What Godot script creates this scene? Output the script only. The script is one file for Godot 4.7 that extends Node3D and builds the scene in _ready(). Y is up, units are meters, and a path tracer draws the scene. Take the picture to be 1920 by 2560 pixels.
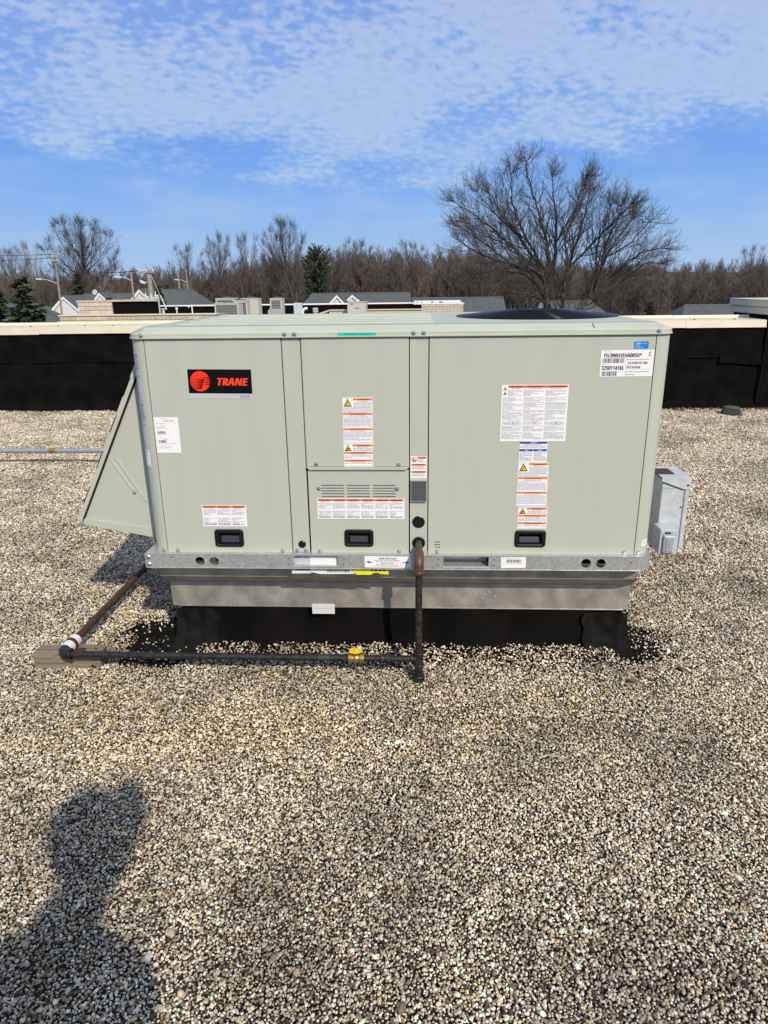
extends Node3D

var M := {}
var taken := {}
var rng := RandomNumberGenerator.new()


# ---------------------------------------------------------------- mesh builder
class MB:
	var v := PackedVector3Array()
	var n := PackedVector3Array()
	var t := PackedVector2Array()
	var c := PackedColorArray()
	var ix := PackedInt32Array()
	var tint := Color.WHITE
	var colored := false

	func vert(p: Vector3, nn: Vector3, uv := Vector2.ZERO) -> int:
		v.append(p)
		n.append(nn)
		t.append(uv)
		if colored:
			c.append(tint)
		return v.size() - 1

	func tri_i(a: int, b: int, d: int) -> void:
		var g := (v[b] - v[a]).cross(v[d] - v[a])
		if g.dot(n[a] + n[b] + n[d]) > 0.0:
			ix.append(a); ix.append(d); ix.append(b)
		else:
			ix.append(a); ix.append(b); ix.append(d)

	func quad_i(a: int, b: int, d: int, e: int) -> void:
		tri_i(a, b, d)
		tri_i(a, d, e)

	func tri(a: Vector3, b: Vector3, d: Vector3, nn := Vector3.ZERO) -> void:
		if nn == Vector3.ZERO:
			nn = (d - a).cross(b - a).normalized()
		tri_i(vert(a, nn), vert(b, nn), vert(d, nn))

	func quad(a: Vector3, b: Vector3, d: Vector3, e: Vector3, nn: Vector3, u0 := Vector2(0, 0), u1 := Vector2(1, 1)) -> void:
		var i := vert(a, nn, Vector2(u0.x, u1.y))
		vert(b, nn, Vector2(u1.x, u1.y))
		vert(d, nn, Vector2(u1.x, u0.y))
		vert(e, nn, Vector2(u0.x, u0.y))
		quad_i(i, i + 1, i + 2, i + 3)

	# a box with chamfered edges; b is an optional orientation
	func box(at: Vector3, size: Vector3, bevel := 0.0, b := Basis()) -> void:
		var h := size * 0.5
		bevel = minf(bevel, minf(h.x, minf(h.y, h.z)) * 0.9)
		for ax in 3:
			var u := (ax + 1) % 3
			var w := (ax + 2) % 3
			for s in [-1.0, 1.0]:
				var nn := Vector3.ZERO
				nn[ax] = s
				var p := []
				for q in [[-1, -1], [1, -1], [1, 1], [-1, 1]]:
					var k := Vector3.ZERO
					k[ax] = s * h[ax]
					k[u] = q[0] * (h[u] - bevel)
					k[w] = q[1] * (h[w] - bevel)
					p.append(at + b * k)
				quad(p[0], p[1], p[2], p[3], b * nn)
		if bevel <= 0.0:
			return
		for ax in 3:
			var u := (ax + 1) % 3
			var w := (ax + 2) % 3
			for su in [-1.0, 1.0]:
				for sw in [-1.0, 1.0]:
					var p := []
					for q in [[-1, 0], [1, 0], [1, 1], [-1, 1]]:
						var k := Vector3.ZERO
						k[ax] = q[0] * (h[ax] - bevel)
						k[u] = su * (h[u] - (bevel if q[1] == 1 else 0.0))
						k[w] = sw * (h[w] - (0.0 if q[1] == 1 else bevel))
						p.append(at + b * k)
					var nn := Vector3.ZERO
					nn[u] = su
					nn[w] = sw
					quad(p[0], p[1], p[2], p[3], b * nn.normalized())
		for sx in [-1.0, 1.0]:
			for sy in [-1.0, 1.0]:
				for sz in [-1.0, 1.0]:
					var s := Vector3(sx, sy, sz)
					var i := h - Vector3.ONE * bevel
					tri(at + b * (s * Vector3(h.x, i.y, i.z)), at + b * (s * Vector3(i.x, h.y, i.z)), at + b * (s * Vector3(i.x, i.y, h.z)), b * s.normalized())

	func span(x0: float, x1: float, y0: float, y1: float, z0: float, z1: float, bevel := 0.0) -> void:
		box(Vector3((x0 + x1) / 2, (y0 + y1) / 2, (z0 + z1) / 2), Vector3(absf(x1 - x0), absf(y1 - y0), absf(z1 - z0)), bevel)

	# a tube through points with a radius at each
	func tube(path: PackedVector3Array, radii: PackedFloat32Array, sides: int, caps := true) -> void:
		var m := path.size()
		var first := v.size()
		var side := Vector3.ZERO
		var vl := 0.0
		for i in m:
			var d: Vector3 = (path[mini(i + 1, m - 1)] - path[maxi(i - 1, 0)]).normalized()
			if i == 0:
				side = d.cross(Vector3.UP if absf(d.y) < 0.95 else Vector3.RIGHT).normalized()
			else:
				side = (side - d * side.dot(d)).normalized()
				vl += path[i].distance_to(path[i - 1])
			var up := d.cross(side)
			for k in sides + 1:
				var a := TAU * k / sides
				var nn := side * cos(a) + up * sin(a)
				vert(path[i] + nn * radii[i], nn, Vector2(float(k) / sides, vl))
		for i in m - 1:
			for k in sides:
				var a := first + i * (sides + 1) + k
				quad_i(a, a + 1, a + sides + 2, a + sides + 1)
		if caps:
			for e in 2:
				var i := 0 if e == 0 else m - 1
				if radii[i] < 0.0005:
					continue
				var d: Vector3 = (path[0] - path[1]).normalized() if e == 0 else (path[m - 1] - path[m - 2]).normalized()
				var mid := vert(path[i], d)
				var ring := []
				for k in sides:
					ring.append(vert(v[first + i * (sides + 1) + k], d))
				for k in sides:
					tri_i(mid, ring[k], ring[(k + 1) % sides])

	func rod(a: Vector3, b: Vector3, r: float, sides := 16, caps := true) -> void:
		tube(PackedVector3Array([a, b]), PackedFloat32Array([r, r]), sides, caps)

	# profile: [radius, height] pairs, hard edges between them; turned about the axis of b's y
	func lathe(profile: Array, at: Vector3, sides: int, b := Basis(), smooth := false) -> void:
		for i in profile.size() - 1:
			var p: Array = profile[i]
			var q: Array = profile[i + 1]
			var slope := Vector2(q[1] - p[1], -(q[0] - p[0])).normalized()
			var s0 := slope
			var s1 := slope
			if smooth:
				if i > 0:
					var o: Array = profile[i - 1]
					s0 = (slope + Vector2(p[1] - o[1], -(p[0] - o[0])).normalized()).normalized()
				if i < profile.size() - 2:
					var o: Array = profile[i + 2]
					s1 = (slope + Vector2(o[1] - q[1], -(o[0] - q[0])).normalized()).normalized()
			var f := v.size()
			for k in sides + 1:
				var a := TAU * k / sides
				var r := Vector3(cos(a), 0, sin(a))
				vert(at + b * (r * p[0] + Vector3(0, p[1], 0)), b * (r * s0.x + Vector3(0, s0.y, 0)), Vector2(float(k) / sides, p[1]))
				vert(at + b * (r * q[0] + Vector3(0, q[1], 0)), b * (r * s1.x + Vector3(0, s1.y, 0)), Vector2(float(k) / sides, q[1]))
			for k in sides:
				var a := f + k * 2
				if p[0] > 1e-6:
					tri_i(a, a + 2, a + 1)
				if q[0] > 1e-6:
					tri_i(a + 2, a + 3, a + 1)

	# a flat outline (x, y) given a depth along z from z0 to z1
	func prism(pts: PackedVector2Array, z0: float, z1: float, xf := Transform3D()) -> void:
		var tris := Geometry2D.triangulate_polygon(pts)
		for s in [[z0, signf(z0 - z1)], [z1, signf(z1 - z0)]]:
			var nn: Vector3 = xf.basis * Vector3(0, 0, s[1])
			var f := v.size()
			for p in pts:
				vert(xf * Vector3(p.x, p.y, s[0]), nn, p)
			for i in range(0, tris.size(), 3):
				tri_i(f + tris[i], f + tris[i + 1], f + tris[i + 2])
		var cw := Geometry2D.is_polygon_clockwise(pts)
		for i in pts.size():
			var a := pts[i]
			var b := pts[(i + 1) % pts.size()]
			var e := (b - a).normalized()
			var o := Vector2(e.y, -e.x) * (-1.0 if cw else 1.0)
			quad(xf * Vector3(a.x, a.y, z0), xf * Vector3(b.x, b.y, z0), xf * Vector3(b.x, b.y, z1), xf * Vector3(a.x, a.y, z1), xf.basis * Vector3(o.x, o.y, 0))

	# a grid of points f[row][column], smooth
	func sheet(rows: Array, flip := false) -> void:
		var h := rows.size()
		var w: int = rows[0].size()
		var f := v.size()
		for j in h:
			for i in w:
				var dx: Vector3 = rows[j][mini(i + 1, w - 1)] - rows[j][maxi(i - 1, 0)]
				var dy: Vector3 = rows[mini(j + 1, h - 1)][i] - rows[maxi(j - 1, 0)][i]
				var nn := dx.cross(dy).normalized()
				vert(rows[j][i], -nn if flip else nn, Vector2(float(i) / (w - 1), 1.0 - float(j) / (h - 1)))
		for j in h - 1:
			for i in w - 1:
				var a := f + j * w + i
				quad_i(a, a + 1, a + w + 1, a + w)

	func add(m: Mesh, xf: Transform3D) -> void:
		for s in m.get_surface_count():
			var a := m.surface_get_arrays(s)
			var pv: PackedVector3Array = a[Mesh.ARRAY_VERTEX]
			var pn: PackedVector3Array = a[Mesh.ARRAY_NORMAL]
			var f := v.size()
			var nb := xf.basis.inverse().transposed()
			for i in pv.size():
				vert(xf * pv[i], (nb * pn[i]).normalized())
			var pi: PackedInt32Array = a[Mesh.ARRAY_INDEX] if a[Mesh.ARRAY_INDEX] != null else PackedInt32Array(range(pv.size()))
			for i in range(0, pi.size(), 3):
				tri_i(f + pi[i], f + pi[i + 1], f + pi[i + 2])

	func mesh() -> ArrayMesh:
		var a := []
		a.resize(Mesh.ARRAY_MAX)
		a[Mesh.ARRAY_VERTEX] = v
		a[Mesh.ARRAY_NORMAL] = n
		a[Mesh.ARRAY_TEX_UV] = t
		if colored:
			a[Mesh.ARRAY_COLOR] = c
		a[Mesh.ARRAY_INDEX] = ix
		var m := ArrayMesh.new()
		m.add_surface_from_arrays(Mesh.PRIMITIVE_TRIANGLES, a)
		return m


# ---------------------------------------------------------------- naming
func numbered(called: String) -> String:
	var k: int = taken.get(called, 0)
	taken[called] = k + 1
	return called if k == 0 else "%s_%03d" % [called, k]


func tag(o: Node, label := "", category := "", group := "", kind := "") -> Node:
	if label: o.set_meta("label", label)
	if category: o.set_meta("category", category)
	if group: o.set_meta("group", group)
	if kind: o.set_meta("kind", kind)
	return o


func thing(called: String, label: String, category: String, at := Vector3.ZERO, group := "") -> Node3D:
	var o := Node3D.new()
	o.name = numbered(called)
	o.position = at
	add_child(o)
	tag(o, label, category, group)
	return o


func put(called: String, m: Mesh, mat: Material, parent: Node = null) -> MeshInstance3D:
	var o := MeshInstance3D.new()
	o.mesh = m
	o.material_override = mat
	if parent == null:
		o.name = numbered(called)
		add_child(o)
	else:
		var k: int = parent.get_meta("n_" + called, 0) if parent.has_meta("n_" + called) else 0
		parent.set_meta("n_" + called, k + 1)
		o.name = called if k == 0 else "%s_%03d" % [called, k]
		parent.add_child(o, true)
	return o


func made(called: String, mb: MB, mat: Material, parent: Node = null) -> MeshInstance3D:
	return put(called, mb.mesh(), mat, parent)


func lin(r: float, g: float, b: float) -> Color:
	return Color(r, g, b).linear_to_srgb()


# ---------------------------------------------------------------- materials
func noise_tex(freq: float, c0: Color, c1: Color, type := FastNoiseLite.TYPE_SIMPLEX, oct := 4, size := 512, sd := 1, mid := 0.5, normal := 0.0) -> Texture2D:
	var f := FastNoiseLite.new()
	f.noise_type = type
	f.frequency = freq
	f.fractal_octaves = oct
	f.seed = sd
	var x := NoiseTexture2D.new()
	x.width = size
	x.height = size
	x.seamless = true
	x.noise = f
	if normal > 0.0:
		x.as_normal_map = true
		x.bump_strength = normal
	else:
		var g := Gradient.new()
		g.offsets = PackedFloat32Array([maxf(0.0, mid - 0.35), minf(1.0, mid + 0.35)])
		g.colors = PackedColorArray([c0, c1])
		x.color_ramp = g
	return x


func mat(called: String, col: Color, rough := 0.7, metal := 0.0) -> StandardMaterial3D:
	var m := StandardMaterial3D.new()
	m.resource_name = called
	m.albedo_color = col
	m.roughness = rough
	m.metallic = metal
	M[called] = m
	return m


func tri(m: StandardMaterial3D, scale: float, world := true) -> StandardMaterial3D:
	m.uv1_triplanar = true
	m.uv1_world_triplanar = world
	m.uv1_scale = Vector3.ONE * scale
	return m


func materials() -> void:
	var m: StandardMaterial3D
	# beige-grey painted sheet steel
	m = tri(mat("paint", Color.WHITE, 0.5), 1.3)
	m.uv1_scale = Vector3(1.9, 0.35, 1.9)
	m.albedo_texture = noise_tex(0.006, lin(0.459, 0.486, 0.412), lin(0.477, 0.504, 0.428), FastNoiseLite.TYPE_SIMPLEX, 5, 512, 3)
	m.normal_enabled = true
	m.normal_texture = noise_tex(0.02, Color.BLACK, Color.WHITE, FastNoiseLite.TYPE_SIMPLEX, 3, 512, 9, 0.5, 0.7)
	m.normal_scale = 0.12
	m.metallic_specular = 0.4
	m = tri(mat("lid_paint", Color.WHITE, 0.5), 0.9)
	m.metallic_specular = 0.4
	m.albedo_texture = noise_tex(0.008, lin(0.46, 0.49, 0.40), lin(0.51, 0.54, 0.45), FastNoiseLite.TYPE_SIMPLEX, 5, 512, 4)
	# galvanised steel with spangle and streaks
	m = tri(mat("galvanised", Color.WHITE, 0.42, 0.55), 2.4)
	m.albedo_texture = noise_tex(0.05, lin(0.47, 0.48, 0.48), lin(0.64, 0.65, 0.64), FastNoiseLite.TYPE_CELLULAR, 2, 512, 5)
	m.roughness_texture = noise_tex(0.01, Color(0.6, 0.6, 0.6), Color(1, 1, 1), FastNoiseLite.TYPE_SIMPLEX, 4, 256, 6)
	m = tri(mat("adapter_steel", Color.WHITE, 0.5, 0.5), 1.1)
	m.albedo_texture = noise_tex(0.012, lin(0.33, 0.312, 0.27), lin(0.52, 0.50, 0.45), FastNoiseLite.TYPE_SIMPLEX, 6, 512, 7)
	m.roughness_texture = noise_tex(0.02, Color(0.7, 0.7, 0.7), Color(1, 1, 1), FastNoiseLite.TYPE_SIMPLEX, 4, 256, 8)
	mat("bright_steel", lin(0.7, 0.7, 0.7), 0.3, 1.0)
	mat("screw_steel", lin(0.5, 0.5, 0.46), 0.35, 0.9)
	mat("dark_inside", lin(0.012, 0.012, 0.012), 0.8)
	m = mat("black_plastic", lin(0.008, 0.008, 0.009), 0.32)
	mat("handle_cup", lin(0.035, 0.037, 0.045), 0.3)
	m = mat("guard_black", lin(0.004, 0.005, 0.008), 0.16)
	m.metallic_specular = 0.3
	# black roofing membrane
	m = tri(mat("membrane", Color.WHITE, 0.92), 1.0)
	m.albedo_texture = noise_tex(0.0045, lin(0.0052, 0.0047, 0.0045), lin(0.0095, 0.0085, 0.0081), FastNoiseLite.TYPE_SIMPLEX, 6, 512, 10)
	m.normal_enabled = true
	m.normal_texture = noise_tex(0.03, Color.BLACK, Color.WHITE, FastNoiseLite.TYPE_SIMPLEX, 4, 512, 11, 0.5, 3.0)
	m.normal_scale = 0.5
	m.metallic_specular = 0.12
	m = tri(mat("tar", Color.WHITE, 0.8), 2.0)
	m.metallic_specular = 0.15
	m.albedo_texture = noise_tex(0.02, lin(0.006, 0.006, 0.006), lin(0.018, 0.017, 0.016), FastNoiseLite.TYPE_SIMPLEX, 5, 256, 12)
	# roof felt under the gravel
	m = tri(mat("roof_felt", Color.WHITE, 0.95), 1.5)
	m.albedo_texture = noise_tex(0.02, lin(0.016, 0.012, 0.008), lin(0.05, 0.04, 0.026), FastNoiseLite.TYPE_SIMPLEX, 6, 512, 13)
	m = mat("pebble", Color.WHITE, 0.72)
	m.vertex_color_use_as_albedo = true
	m.metallic_specular = 0.35
	# coping metal
	m = tri(mat("coping", Color.WHITE, 0.5), 0.6)
	m.albedo_texture = noise_tex(0.008, lin(0.64, 0.58, 0.43), lin(0.73, 0.67, 0.505), FastNoiseLite.TYPE_SIMPLEX, 5, 256, 14)
	m = tri(mat("coping_darkened", Color.WHITE, 0.5), 0.6)
	m.albedo_texture = noise_tex(0.008, lin(0.47, 0.42, 0.36), lin(0.54, 0.49, 0.42), FastNoiseLite.TYPE_SIMPLEX, 5, 256, 15)  # cream coping darkened in colour for the shaded bands of the high parapet
	# pipes
	m = tri(mat("black_iron", Color.WHITE, 0.5, 0.3), 3.0)
	m.albedo_texture = noise_tex(0.02, lin(0.012, 0.012, 0.013), lin(0.06, 0.052, 0.045), FastNoiseLite.TYPE_SIMPLEX, 5, 512, 16, 0.62)
	m = tri(mat("riser_iron", Color.WHITE, 0.55, 0.2), 3.0)
	m.albedo_texture = noise_tex(0.02, lin(0.010, 0.009, 0.008), lin(0.085, 0.06, 0.045), FastNoiseLite.TYPE_SIMPLEX, 5, 512, 17, 0.6)
	m = tri(mat("nipple_iron", Color.WHITE, 0.6, 0.2), 3.0)
	m.albedo_texture = noise_tex(0.03, lin(0.05, 0.042, 0.034), lin(0.12, 0.10, 0.085), FastNoiseLite.TYPE_SIMPLEX, 5, 256, 18)
	m = tri(mat("rust", Color.WHITE, 0.8), 4.0)
	m.albedo_texture = noise_tex(0.02, lin(0.035, 0.018, 0.012), lin(0.10, 0.045, 0.026), FastNoiseLite.TYPE_SIMPLEX, 6, 512, 19)
	m = tri(mat("rust_fitting", Color.WHITE, 0.45), 4.0)
	m.albedo_texture = noise_tex(0.02, lin(0.065, 0.032, 0.024), lin(0.125, 0.055, 0.04), FastNoiseLite.TYPE_SIMPLEX, 5, 256, 20)
	mat("brass", lin(0.56, 0.40, 0.13), 0.3, 0.9)
	mat("yellow_vinyl", lin(0.86, 0.62, 0.01), 0.4)
	m = tri(mat("grey_conduit", Color.WHITE, 0.5), 2.0)
	m.albedo_texture = noise_tex(0.02, lin(0.24, 0.27, 0.31), lin(0.31, 0.34, 0.385), FastNoiseLite.TYPE_SIMPLEX, 4, 256, 21)
	m = tri(mat("grey_enamel", Color.WHITE, 0.45), 2.5)
	m.albedo_texture = noise_tex(0.01, lin(0.46, 0.49, 0.53), lin(0.56, 0.59, 0.63), FastNoiseLite.TYPE_SIMPLEX, 6, 512, 22)
	mat("cast_grey", lin(0.32, 0.35, 0.37), 0.5)
	m = mat("white_wrap", lin(0.78, 0.78, 0.78), 0.6)
	m = mat("white_paper", lin(0.80, 0.80, 0.80), 0.7)
	mat("yellow_paper", lin(0.80, 0.76, 0.02), 0.7)
	# weathered wood
	m = mat("wood", Color.WHITE, 0.85)
	m.albedo_texture = wood_tex()
	m.uv1_triplanar = true
	m.uv1_scale = Vector3(1.2, 3.0, 3.0)
	mat("wood_end", lin(0.12, 0.10, 0.075), 0.9)
	# distance
	m = tri(mat("bark", Color.WHITE, 0.9), 0.8, false)
	m.albedo_texture = noise_tex(0.02, lin(0.035, 0.031, 0.028), lin(0.12, 0.105, 0.092), FastNoiseLite.TYPE_SIMPLEX, 5, 256, 23)
	mat("limb_bark", lin(0.058, 0.05, 0.045), 0.9)
	mat("twig", lin(0.08, 0.064, 0.056), 0.9)
	mat("grey_twig", lin(0.125, 0.108, 0.096), 0.9)
	mat("wood_bark", lin(0.09, 0.076, 0.066), 0.9)
	mat("pale_bark", lin(0.26, 0.235, 0.205), 0.9)
	mat("brush", lin(0.105, 0.064, 0.05), 0.9)
	m = mat("conifer", Color(1.0, 1.0, 0.95), 0.8)
	m.vertex_color_use_as_albedo = true
	m = tri(mat("leaf_litter", Color.WHITE, 0.95), 0.05)
	m.albedo_texture = noise_tex(0.03, lin(0.06, 0.045, 0.034), lin(0.12, 0.095, 0.07), FastNoiseLite.TYPE_SIMPLEX, 6, 512, 24)
	m = tri(mat("lawn", Color.WHITE, 0.95), 0.05)
	m.albedo_texture = noise_tex(0.03, lin(0.075, 0.085, 0.04), lin(0.13, 0.12, 0.07), FastNoiseLite.TYPE_SIMPLEX, 6, 512, 25)
	m = tri(mat("shingle", Color.WHITE, 0.9), 0.35)
	m.albedo_texture = shingle_tex()
	mat("white_trim", lin(0.78, 0.79, 0.80), 0.6)
	m = tri(mat("siding", Color.WHITE, 0.7), 1.0)
	m.albedo_texture = noise_tex(0.02, lin(0.60, 0.61, 0.62), lin(0.72, 0.73, 0.74), FastNoiseLite.TYPE_SIMPLEX, 3, 128, 26)
	for k in 3:
		m = tri(mat("block%d" % k, Color.WHITE, 0.9), 1.0)
		var s: float = [0.92, 1.0, 1.07][k]
		m.albedo_texture = noise_tex(0.05, lin(0.50 * s, 0.43 * s, 0.33 * s), lin(0.66 * s, 0.58 * s, 0.46 * s), FastNoiseLite.TYPE_SIMPLEX, 4, 128, 30 + k)
	mat("mortar", lin(0.42, 0.36, 0.28), 0.95)
	m = tri(mat("pole_wood", Color.WHITE, 0.9), 1.0)
	m.albedo_texture = noise_tex(0.02, lin(0.24, 0.21, 0.18), lin(0.38, 0.34, 0.295), FastNoiseLite.TYPE_SIMPLEX, 4, 128, 35)
	mat("can_grey", lin(0.50, 0.52, 0.53), 0.5)
	mat("pipe_white", lin(0.80, 0.80, 0.80), 0.45)
	mat("coil_grey", lin(0.10, 0.105, 0.115), 0.6)
	mat("unit_beige", lin(0.50, 0.51, 0.44), 0.55)
	mat("unit_blue", lin(0.50, 0.55, 0.64), 0.5)
	mat("wire_black", lin(0.02, 0.02, 0.02), 0.7)
	mat("drain_iron", lin(0.085, 0.095, 0.085), 0.65)
	mat("ink", lin(0.012, 0.012, 0.014), 0.6)
	mat("ink_red", lin(0.90, 0.055, 0.012), 0.45)
	mat("ink_white", lin(0.8, 0.8, 0.8), 0.5)
	mat("cloth_dark", lin(0.03, 0.035, 0.05), 0.9)
	mat("skin", lin(0.42, 0.25, 0.18), 0.6)
	mat("teal_tape", lin(0.015, 0.62, 0.50), 0.5)
	mat("blue_sticker", lin(0.01, 0.25, 0.70), 0.4)
	mat("green_tape", lin(0.025, 0.045, 0.03), 0.5)
	mat("dry_leaf", lin(0.20, 0.13, 0.07), 0.8)


func wood_tex() -> Texture2D:
	var im := Image.create(256, 256, false, Image.FORMAT_RGB8)
	var f := FastNoiseLite.new()
	f.seed = 5
	f.frequency = 0.02
	f.fractal_octaves = 4
	for y in 256:
		for x in 256:
			var g := f.get_noise_2d(x * 0.35, y * 3.2) * 0.5 + 0.5
			var ring := 0.5 + 0.5 * sin(y * 0.35 + f.get_noise_2d(x * 0.5, y * 0.4) * 9.0)
			var k := clampf(0.25 + 0.55 * g + 0.25 * ring, 0, 1)
			if f.get_noise_2d(x * 0.25 + 900, y * 4.0) > 0.36:
				k *= 0.4
			im.set_pixel(x, y, lin(0.075 + 0.22 * k, 0.064 + 0.18 * k, 0.047 + 0.125 * k))
	return ImageTexture.create_from_image(im)


func shingle_tex() -> Texture2D:
	var im := Image.create(256, 256, false, Image.FORMAT_RGB8)
	var r := RandomNumberGenerator.new()
	r.seed = 77
	for row in 32:
		var x := -r.randi_range(0, 16)
		while x < 256:
			var w := r.randi_range(8, 20)
			var k := r.randf_range(0.75, 1.25)
			im.fill_rect(Rect2i(maxi(x, 0), row * 8, w, 8), lin(0.085 * k, 0.098 * k, 0.10 * k))
			x += w
	return ImageTexture.create_from_image(im)


# ---------------------------------------------------------------- print on labels
const DPM := 1400.0

func blank(w: float, h: float, col := Color(0.93, 0.93, 0.94)) -> Image:
	var im := Image.create(int(w * DPM), int(h * DPM), false, Image.FORMAT_RGB8)
	im.fill(col)
	return im


func bar(im: Image, x: float, y: float, w: float, h: float, col: Color) -> void:
	im.fill_rect(Rect2i(int(x * DPM), int(y * DPM), maxi(1, int(round(w * DPM))), maxi(1, int(round(h * DPM)))), col)


# lines of small print
func fine(im: Image, x: float, y: float, w: float, h: float, pitch := 0.004, col := Color(0.30, 0.32, 0.40), fill := 0.9) -> void:
	var yy := y
	while yy + pitch * 0.55 <= y + h:
		var end := x + w * (1.0 if rng.randf() < fill else rng.randf_range(0.3, 0.8))
		var xx := x
		while xx < end - 0.003:
			var l := minf(rng.randf_range(0.003, 0.012), end - xx)
			var k := rng.randf_range(0.0, 0.25)
			bar(im, xx, yy, l, pitch * 0.5, col.lerp(Color(0.93, 0.93, 0.94), 0.25 + k))
			xx += l + 0.0022
		yy += pitch


func barcode(im: Image, x: float, y: float, w: float, h: float) -> void:
	var xx := x
	while xx < x + w:
		var l := [0.0008, 0.0015, 0.0022][rng.randi() % 3] as float
		bar(im, xx, y, minf(l, x + w - xx), h, Color(0.06, 0.06, 0.07))
		xx += l + [0.0008, 0.0014, 0.002][rng.randi() % 3]


func hazard(im: Image, cx: float, cy: float, s: float, hand := false) -> void:
	var r := int(s * DPM)
	for j in range(-r, r + 1):
		for i in range(-r, r + 1):
			var fy := (float(j) / r + 1.0) / 2.0
			var half := fy * 1.0
			var u := absf(float(i) / r)
			if u <= half and fy < 0.94:
				var edge := half - u < 0.16 or fy > 0.82 or fy < 0.16
				var col := Color(0.04, 0.04, 0.03) if edge else Color(0.98, 0.80, 0.10)
				if not edge:
					var q := Vector2(float(i) / r, fy)
					if hand:
						if absf(q.y - 0.62 + q.x * 0.25) < 0.10 and absf(q.x) < 0.42: col = Color(0.04, 0.04, 0.03)
					else:
						if absf(q.x - (0.5 - q.y) * 0.35 + (0.12 if q.y > 0.52 else -0.06)) < 0.09 and q.y > 0.34 and q.y < 0.76: col = Color(0.04, 0.04, 0.03)
				var px := Vector2i(int(cx * DPM) + i, int(cy * DPM) + j)
				if px.x >= 0 and px.y >= 0 and px.x < im.get_width() and px.y < im.get_height():
					im.set_pixelv(px, col)


# words as flat letters that fill a rectangle of the label (metres from its upper left corner)
func words(mb: MB, text: String, x: float, y: float, w: float, h: float, bold := true, slant := 0.0, mono := false, z := 0.0) -> void:
	var f := SystemFont.new()
	f.font_names = PackedStringArray(["Droid Sans Mono" if mono else "Droid Sans"])
	f.font_weight = 700 if bold else 400
	var tm := TextMesh.new()
	tm.text = text
	tm.font = f
	tm.font_size = 64
	tm.pixel_size = 0.01
	tm.depth = 0.0
	tm.curve_step = 4.0
	var bb := tm.get_aabb()
	if bb.size.x <= 0.0 or bb.size.y <= 0.0:
		return
	var b := Basis(Vector3(w / bb.size.x, 0, 0), Vector3(slant * h / bb.size.y, h / bb.size.y, 0), Vector3(0, 0, 1))
	var xf := Transform3D(b, Vector3.ZERO)
	var low: Vector3 = xf * bb.position
	xf.origin = Vector3(x - low.x, -y - h - low.y, z)
	mb.add(tm, xf)


func print_mat(im: Image, rough := 0.45) -> StandardMaterial3D:
	var m := StandardMaterial3D.new()
	m.albedo_texture = ImageTexture.create_from_image(im)
	m.roughness = rough
	m.metallic_specular = 0.35
	return m


# a printed sticker on a plane that faces +z; its lettering is a child
func sticker(called: String, im: Image, x: float, y: float, w: float, h: float, z: float, parent: Node, letters := {}, tilt := 0.0, rough := 0.45) -> MeshInstance3D:
	var mb := MB.new()
	mb.quad(Vector3(0, -h, 0.0006), Vector3(w, -h, 0.0006), Vector3(w, 0, 0.0006), Vector3(0, 0, 0.0006), Vector3(0, 0, 1))
	for e in [[Vector3(0, 0, 0), Vector3(w, 0, 0), Vector3.UP], [Vector3(0, -h, 0), Vector3(w, -h, 0), Vector3.DOWN], [Vector3(0, 0, 0), Vector3(0, -h, 0), Vector3.LEFT], [Vector3(w, 0, 0), Vector3(w, -h, 0), Vector3.RIGHT]]:
		var up := Vector3(0, 0, 0.0006)
		mb.quad(e[0], e[1], e[1] + up, e[0] + up, e[2], Vector2(0.01, 0.01), Vector2(0.02, 0.02))
	var o := made(called, mb, print_mat(im, rough), parent)
	o.position = Vector3(x, y, z)
	o.rotation.z = tilt
	for key in letters:
		var l := made("lettering", letters[key], M[key], o)
		l.position.z = 0.0009
	return o


const ORANGE := Color(0.92, 0.50, 0.22)
const REDDISH := Color(0.83, 0.36, 0.16)

# three headed blocks one above the other, the first beside a hazard triangle
func tall_warning(called: String, x: float, y: float, w: float, h: float, tops: Array, hand: bool, parent: Node) -> void:
	var im := blank(w, h)
	var mb := MB.new()
	var names := ["WARNING", "AVERTISSEMENT", "ADVERTENCIA"]
	bar(im, 0.002, 0.003, w - 0.004, 0.0007, Color(0.35, 0.35, 0.36))
	bar(im, 0.002, h - 0.004, w - 0.004, 0.0007, Color(0.35, 0.35, 0.36))
	bar(im, 0.002, 0.003, 0.0007, h - 0.006, Color(0.35, 0.35, 0.36))
	bar(im, w - 0.003, 0.003, 0.0007, h - 0.006, Color(0.35, 0.35, 0.36))
	var icon := 0.36 * w if not hand else 0.31 * w
	for k in 3:
		var y0: float = tops[k] * h
		var y1: float = tops[k + 1] * h if k < 2 else h - 0.005
		var x0 := icon if k == 0 else 0.003
		bar(im, x0, y0, w - 0.003 - x0, 0.0085, ORANGE)
		words(mb, names[k], x0 + (w - x0) * 0.22, y0 + 0.0018, (w - x0) * 0.56, 0.0052, true, 0.15)
		fine(im, x0 + (w - x0) * 0.25, y0 + 0.011, (w - x0) * 0.5, 0.004, 0.005, Color(0.75, 0.35, 0.2), 1.0)
		if k == 0:
			hazard(im, icon * 0.5, y0 + icon * 0.38, icon * 0.40, hand)
			fine(im, x0 + 0.003, y0 + 0.016, w - x0 - 0.008, minf(icon * 0.85, y1 - y0) - 0.018, 0.0045)
			fine(im, 0.005, y0 + icon * 0.82, w - 0.011, y1 - y0 - icon * 0.84, 0.0045)
		else:
			fine(im, 0.005, y0 + 0.016, w - 0.011, y1 - y0 - 0.019, 0.0048, Color(0.28, 0.31, 0.48))
	sticker(called, im, x, y, w, h, 0.0, parent, {"ink": mb})


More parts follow.
